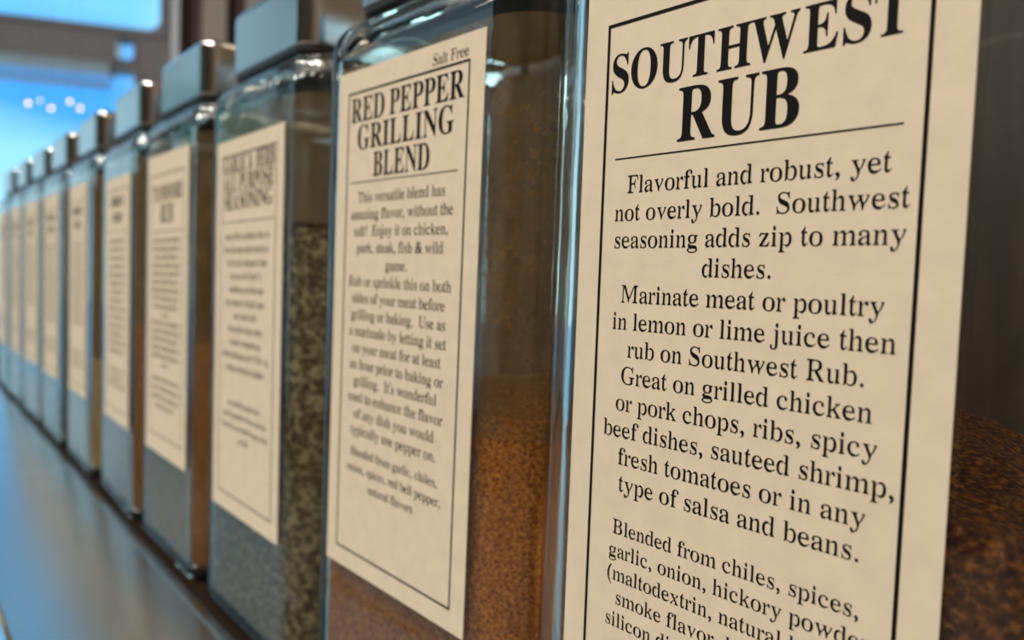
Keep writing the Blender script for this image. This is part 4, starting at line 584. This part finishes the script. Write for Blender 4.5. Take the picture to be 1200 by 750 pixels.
# ------------------------------------------------------------------ jars
A, B, RC = 10.5, 8.5, 3.0          # half width, half depth, corner radius of a jar (ems)
WALL = .62
def ring(a, b, r, z, seg=10): return [(x, y, z) for x, y in rrect(a, b, r, seg)]
def glass_mesh():
    R = []
    for ins, z in ((.9, .0), (.4, .1), (.12, .35), (.02, .8), (0, 1.3)): R.append(ring(A - ins, B - ins, RC - ins * .6, z))
    for ix, iy, z in ((0, 0, 43.9), (.10, .08, 44.6), (.42, .32, 45.25), (1.0, .72, 45.75), (1.9, 1.25, 46.05), (2.9, 1.75, 46.2), (3.25, 1.95, 46.4), (3.3, 2.0, 48.6)):
        R.append(ring(A - ix, B - iy, RC - ix * .25, z))
    for ix, iy, z in ((3.9, 2.6, 48.6), (3.9, 2.6, 46.2), (3.3, 2.3, 45.6), (2.2, 1.7, 45.3), (1.3, 1.15, 44.9), (.8, .78, 44.2), (WALL, WALL, 43.3), (WALL, WALL, 1.5), (WALL + .15, WALL + .15, 1.05), (WALL + .6, WALL + .6, .85)):
        R.append(ring(A - ix, B - iy, max(1.2, RC - ix * .5), z))
    return loft(R)
def lid_mesh():
    a, b, r = 7.55, 7.5, 1.7
    R = [ring(a - ins, b - ins, r - ins * .5, z) for ins, z in ((.25, 46.75), (.06, 46.85), (0, 47.05), (0, 51.3), (.05, 51.6), (.2, 51.85), (.5, 52.02), (1.5, 52.1), (3.5, 52.2))]
    return loft(R)
def gasket_mesh():
    return loft([ring(7.3, 7.25, 1.6, 46.25), ring(7.42, 7.37, 1.6, 46.4), ring(7.42, 7.37, 1.6, 46.74)])
def spice_mesh(level, seed, tilt, lump):
    """the heap of ground spice inside one jar; its surface follows h(x, y)"""
    def h(x, y):
        v = noise.noise(Vector((x * .16 + seed, y * .16, seed * 1.7))) * lump + noise.noise(Vector((x * 1.1, y * 1.1 + seed, 3.3))) * .14
        return level + tilt[0] * x + tilt[1] * y + v + .8 * (1 - (x / A) ** 2 - (y / B) ** 2)
    g = WALL + .12
    P = rrect(A - g, B - g, RC - g * .5, 8, 12)
    low = [(x * .95, y * .94, .95) for x, y in P]
    R = [low, [(x * .995, y * .995, 1.5) for x, y in P], [(x, y, 2.0) for x, y in P], [(x, y, h(x, y)) for x, y in P]]
    for f in (.97, .9, .8, .68, .55, .4, .25, .1): R.append([(x * f, y * f, h(x * f, y * f)) for x, y in P])
    return loft(R)
def film_mesh(level):
    g = WALL + .06; R = []
    for z, e in ((level - .6, 0), (42.9, 0)):
        R.append([(x, y, z) for x, y in rrect(A - g, B - g, RC - g * .5, 8)])
    return loft(R, False, False)
def label_mesh(w, z0, z1):
    bm = bmesh.new(); box(bm, -w / 2 * U, w / 2 * U, -.02 * U, .02 * U, z0 * U, z1 * U); return bm

proto_glass = glass_mesh(); G_ME = bpy.data.meshes.new('glass_body'); bmesh.ops.recalc_face_normals(proto_glass, faces=proto_glass.faces); proto_glass.to_mesh(G_ME)
for p in G_ME.polygons: p.use_smooth = True
G_ME.materials.append(M_GLASS)
lb = lid_mesh(); bmesh.ops.recalc_face_normals(lb, faces=lb.faces); L_ME = bpy.data.meshes.new('lid'); lb.to_mesh(L_ME); L_ME.materials.append(M_LID)
for p in L_ME.polygons: p.use_smooth = True
gb = gasket_mesh(); bmesh.ops.recalc_face_normals(gb, faces=gb.faces); K_ME = bpy.data.meshes.new('gasket'); gb.to_mesh(K_ME); K_ME.materials.append(M_GASKET)

S_SW = spice('southwest_powder', (.016, .003, .001), (.085, .018, .003), (.36, .125, .016), 650)
S_RP = spice('red_pepper_powder', (.12, .025, .003), (.42, .125, .012), (.66, .27, .05), 900)
S_G = spice('garlic_herb_blend', (.028, .017, .006), (.125, .085, .036), (.42, .33, .18), 330, .9)
S_T = spice('tandoori_powder', (.15, .055, .010), (.27, .10, .018), (.38, .16, .035), 900)
S_B = spice('brown_spice', (.14, .055, .015), (.26, .11, .03), (.38, .18, .06), 700)
S_O = spice('ochre_spice', (.24, .15, .06), (.36, .24, .11), (.48, .35, .18), 700)
S_D = spice('dark_spice', (.05, .04, .03), (.11, .085, .06), (.2, .16, .11), 500)
# x of the label centre, yaw of the jar, label width, label bottom/top (height over the shelf), roll, spice level, material, print
JARS = [
    (-.18, .030, 14.32, 10.9, 41.56, 0.0, 23.2, (.06, .05), 1.3, S_SW, print_sw, 'jar with the cream SOUTHWEST RUB label, nearest of the row', 'dark red-brown ground spice in the SOUTHWEST RUB jar'),
    (-22.0, .032, 14.3, 11.55, 42.35, -.010, 22.6, (.12, .05), 1.0, S_RP, print_rp, 'jar with the RED PEPPER GRILLING BLEND label, second in the row', 'orange-brown ground spice in the RED PEPPER GRILLING BLEND jar'),
    (-44.9, .0, 14.1, 9.65, 40.86, .003, 34.2, (.0, .05), 1.2, S_G, print_garlic, 'jar labelled GARLIC & HERB ALL PURPOSE SEASONING, third in the row', 'coarse olive-grey herb blend in the GARLIC & HERB jar'),
    (-66.8, .0, 14.1, 10.4, 41.85, 0.0, 23.6, (.03, .0), .7, S_T, print_tandoori, 'jar with the blurred TANDOORI RUB label, fourth in the row', 'smooth orange-brown powder in the TANDOORI RUB jar'),
    (-88.35, -.02, 13.4, 10.7, 41.0, 0.0, 24.0, (.02, .0), .7, S_B, print_blurred(11), 'blurred spice jar standing fifth in the row, behind the TANDOORI RUB jar', 'red-brown spice in the fifth jar of the row'),
    (-111.8, -.015, 13.6, 10.9, 41.9, 0.0, 17.5, (.0, .0), .7, S_O, print_blurred(12), 'blurred spice jar standing sixth in the row, with a dark lid side', 'ochre spice half filling the sixth jar of the row'),
    (-134.6, .0, 14.0, 10.9, 41.9, 0.0, 25.0, (.0, .0), .7, S_D, print_blurred(13), 'blurred spice jar standing seventh in the row', 'dark spice in the seventh jar of the row'),
    (-156.5, .02, 14.3, 10.9, 41.9, 0.0, 22.0, (.0, .0), .7, S_O, print_blurred(14), 'blurred spice jar standing eighth in the row', 'pale brown spice in the eighth jar of the row'),
    (-178.6, .0, 14.3, 10.9, 41.9, 0.0, 20.0, (.0, .0), .7, S_B, print_blurred(15), 'blurred spice jar standing ninth in the row', 'brown spice in the ninth jar of the row'),
    (-200.9, .0, 14.3, 10.9, 41.9, 0.0, 26.0, (.0, .0), .7, S_D, print_blurred(16), 'hazy spice jar at the left edge of the picture, tenth and farthest', 'dark spice in the tenth jar of the row'),
]
for x, yaw, lw, lz0, lz1, roll, lev, tilt, lump, sm, fn, lab, slab in JARS:
    base = Vector((x, 0, 0)) + Matrix.Rotation(yaw, 3, 'Z') @ Vector((0, B + .05, 0))
    j = empty('spice_jar', (base.x * U, base.y * U, ZT), yaw); tag(j, lab, 'jar', 'square glass spice jars')
    gb_ = link_mesh('glass_body', G_ME, None, j); gm = gb_.modifiers.new('normals', 'WEIGHTED_NORMAL'); gm.weight = 100
    li = link_mesh('lid', L_ME, None, j); lm_ = li.modifiers.new('normals', 'WEIGHTED_NORMAL'); lm_.weight = 100; li['label'] = 'polished steel lid'
    link_mesh('gasket', K_ME, None, li)
    if x < -10:
        df = obj('dust_block_film', film_mesh(lev), M_DUST_BLOCK if sm is S_G else M_DUST if x > -70 else M_BLOCK, j, smooth=True); df['label'] = 'film inside the glass: spice dust and added light blocker'  # dust in the near jars, an added light blocker in the far ones
    zc = (lz0 + lz1) / 2
    pl = obj('paper_label', label_mesh(lw, lz0 - zc, lz1 - zc), M_PAPER, j, ((.8 if x == -88.35 else 0) * U, (-B - .03) * U, zc * U)); pl.rotation_euler = (0, -roll, 0); pl['label'] = 'cream paper label with black print'
    ink = ink_mesh(fn); ink.transform(Matrix.Translation((0, 0, (33.5 - zc) * U)))
    link_mesh('printed_text', ink, M_INK, pl, (0, -.035 * U, 0))
    s = obj('ground_spice', spice_mesh(lev, x * .37, tilt, lump), sm, None, j.location, smooth=True); s.rotation_euler = (0, 0, yaw)
    tag(s, slab, 'spice', kind='stuff')
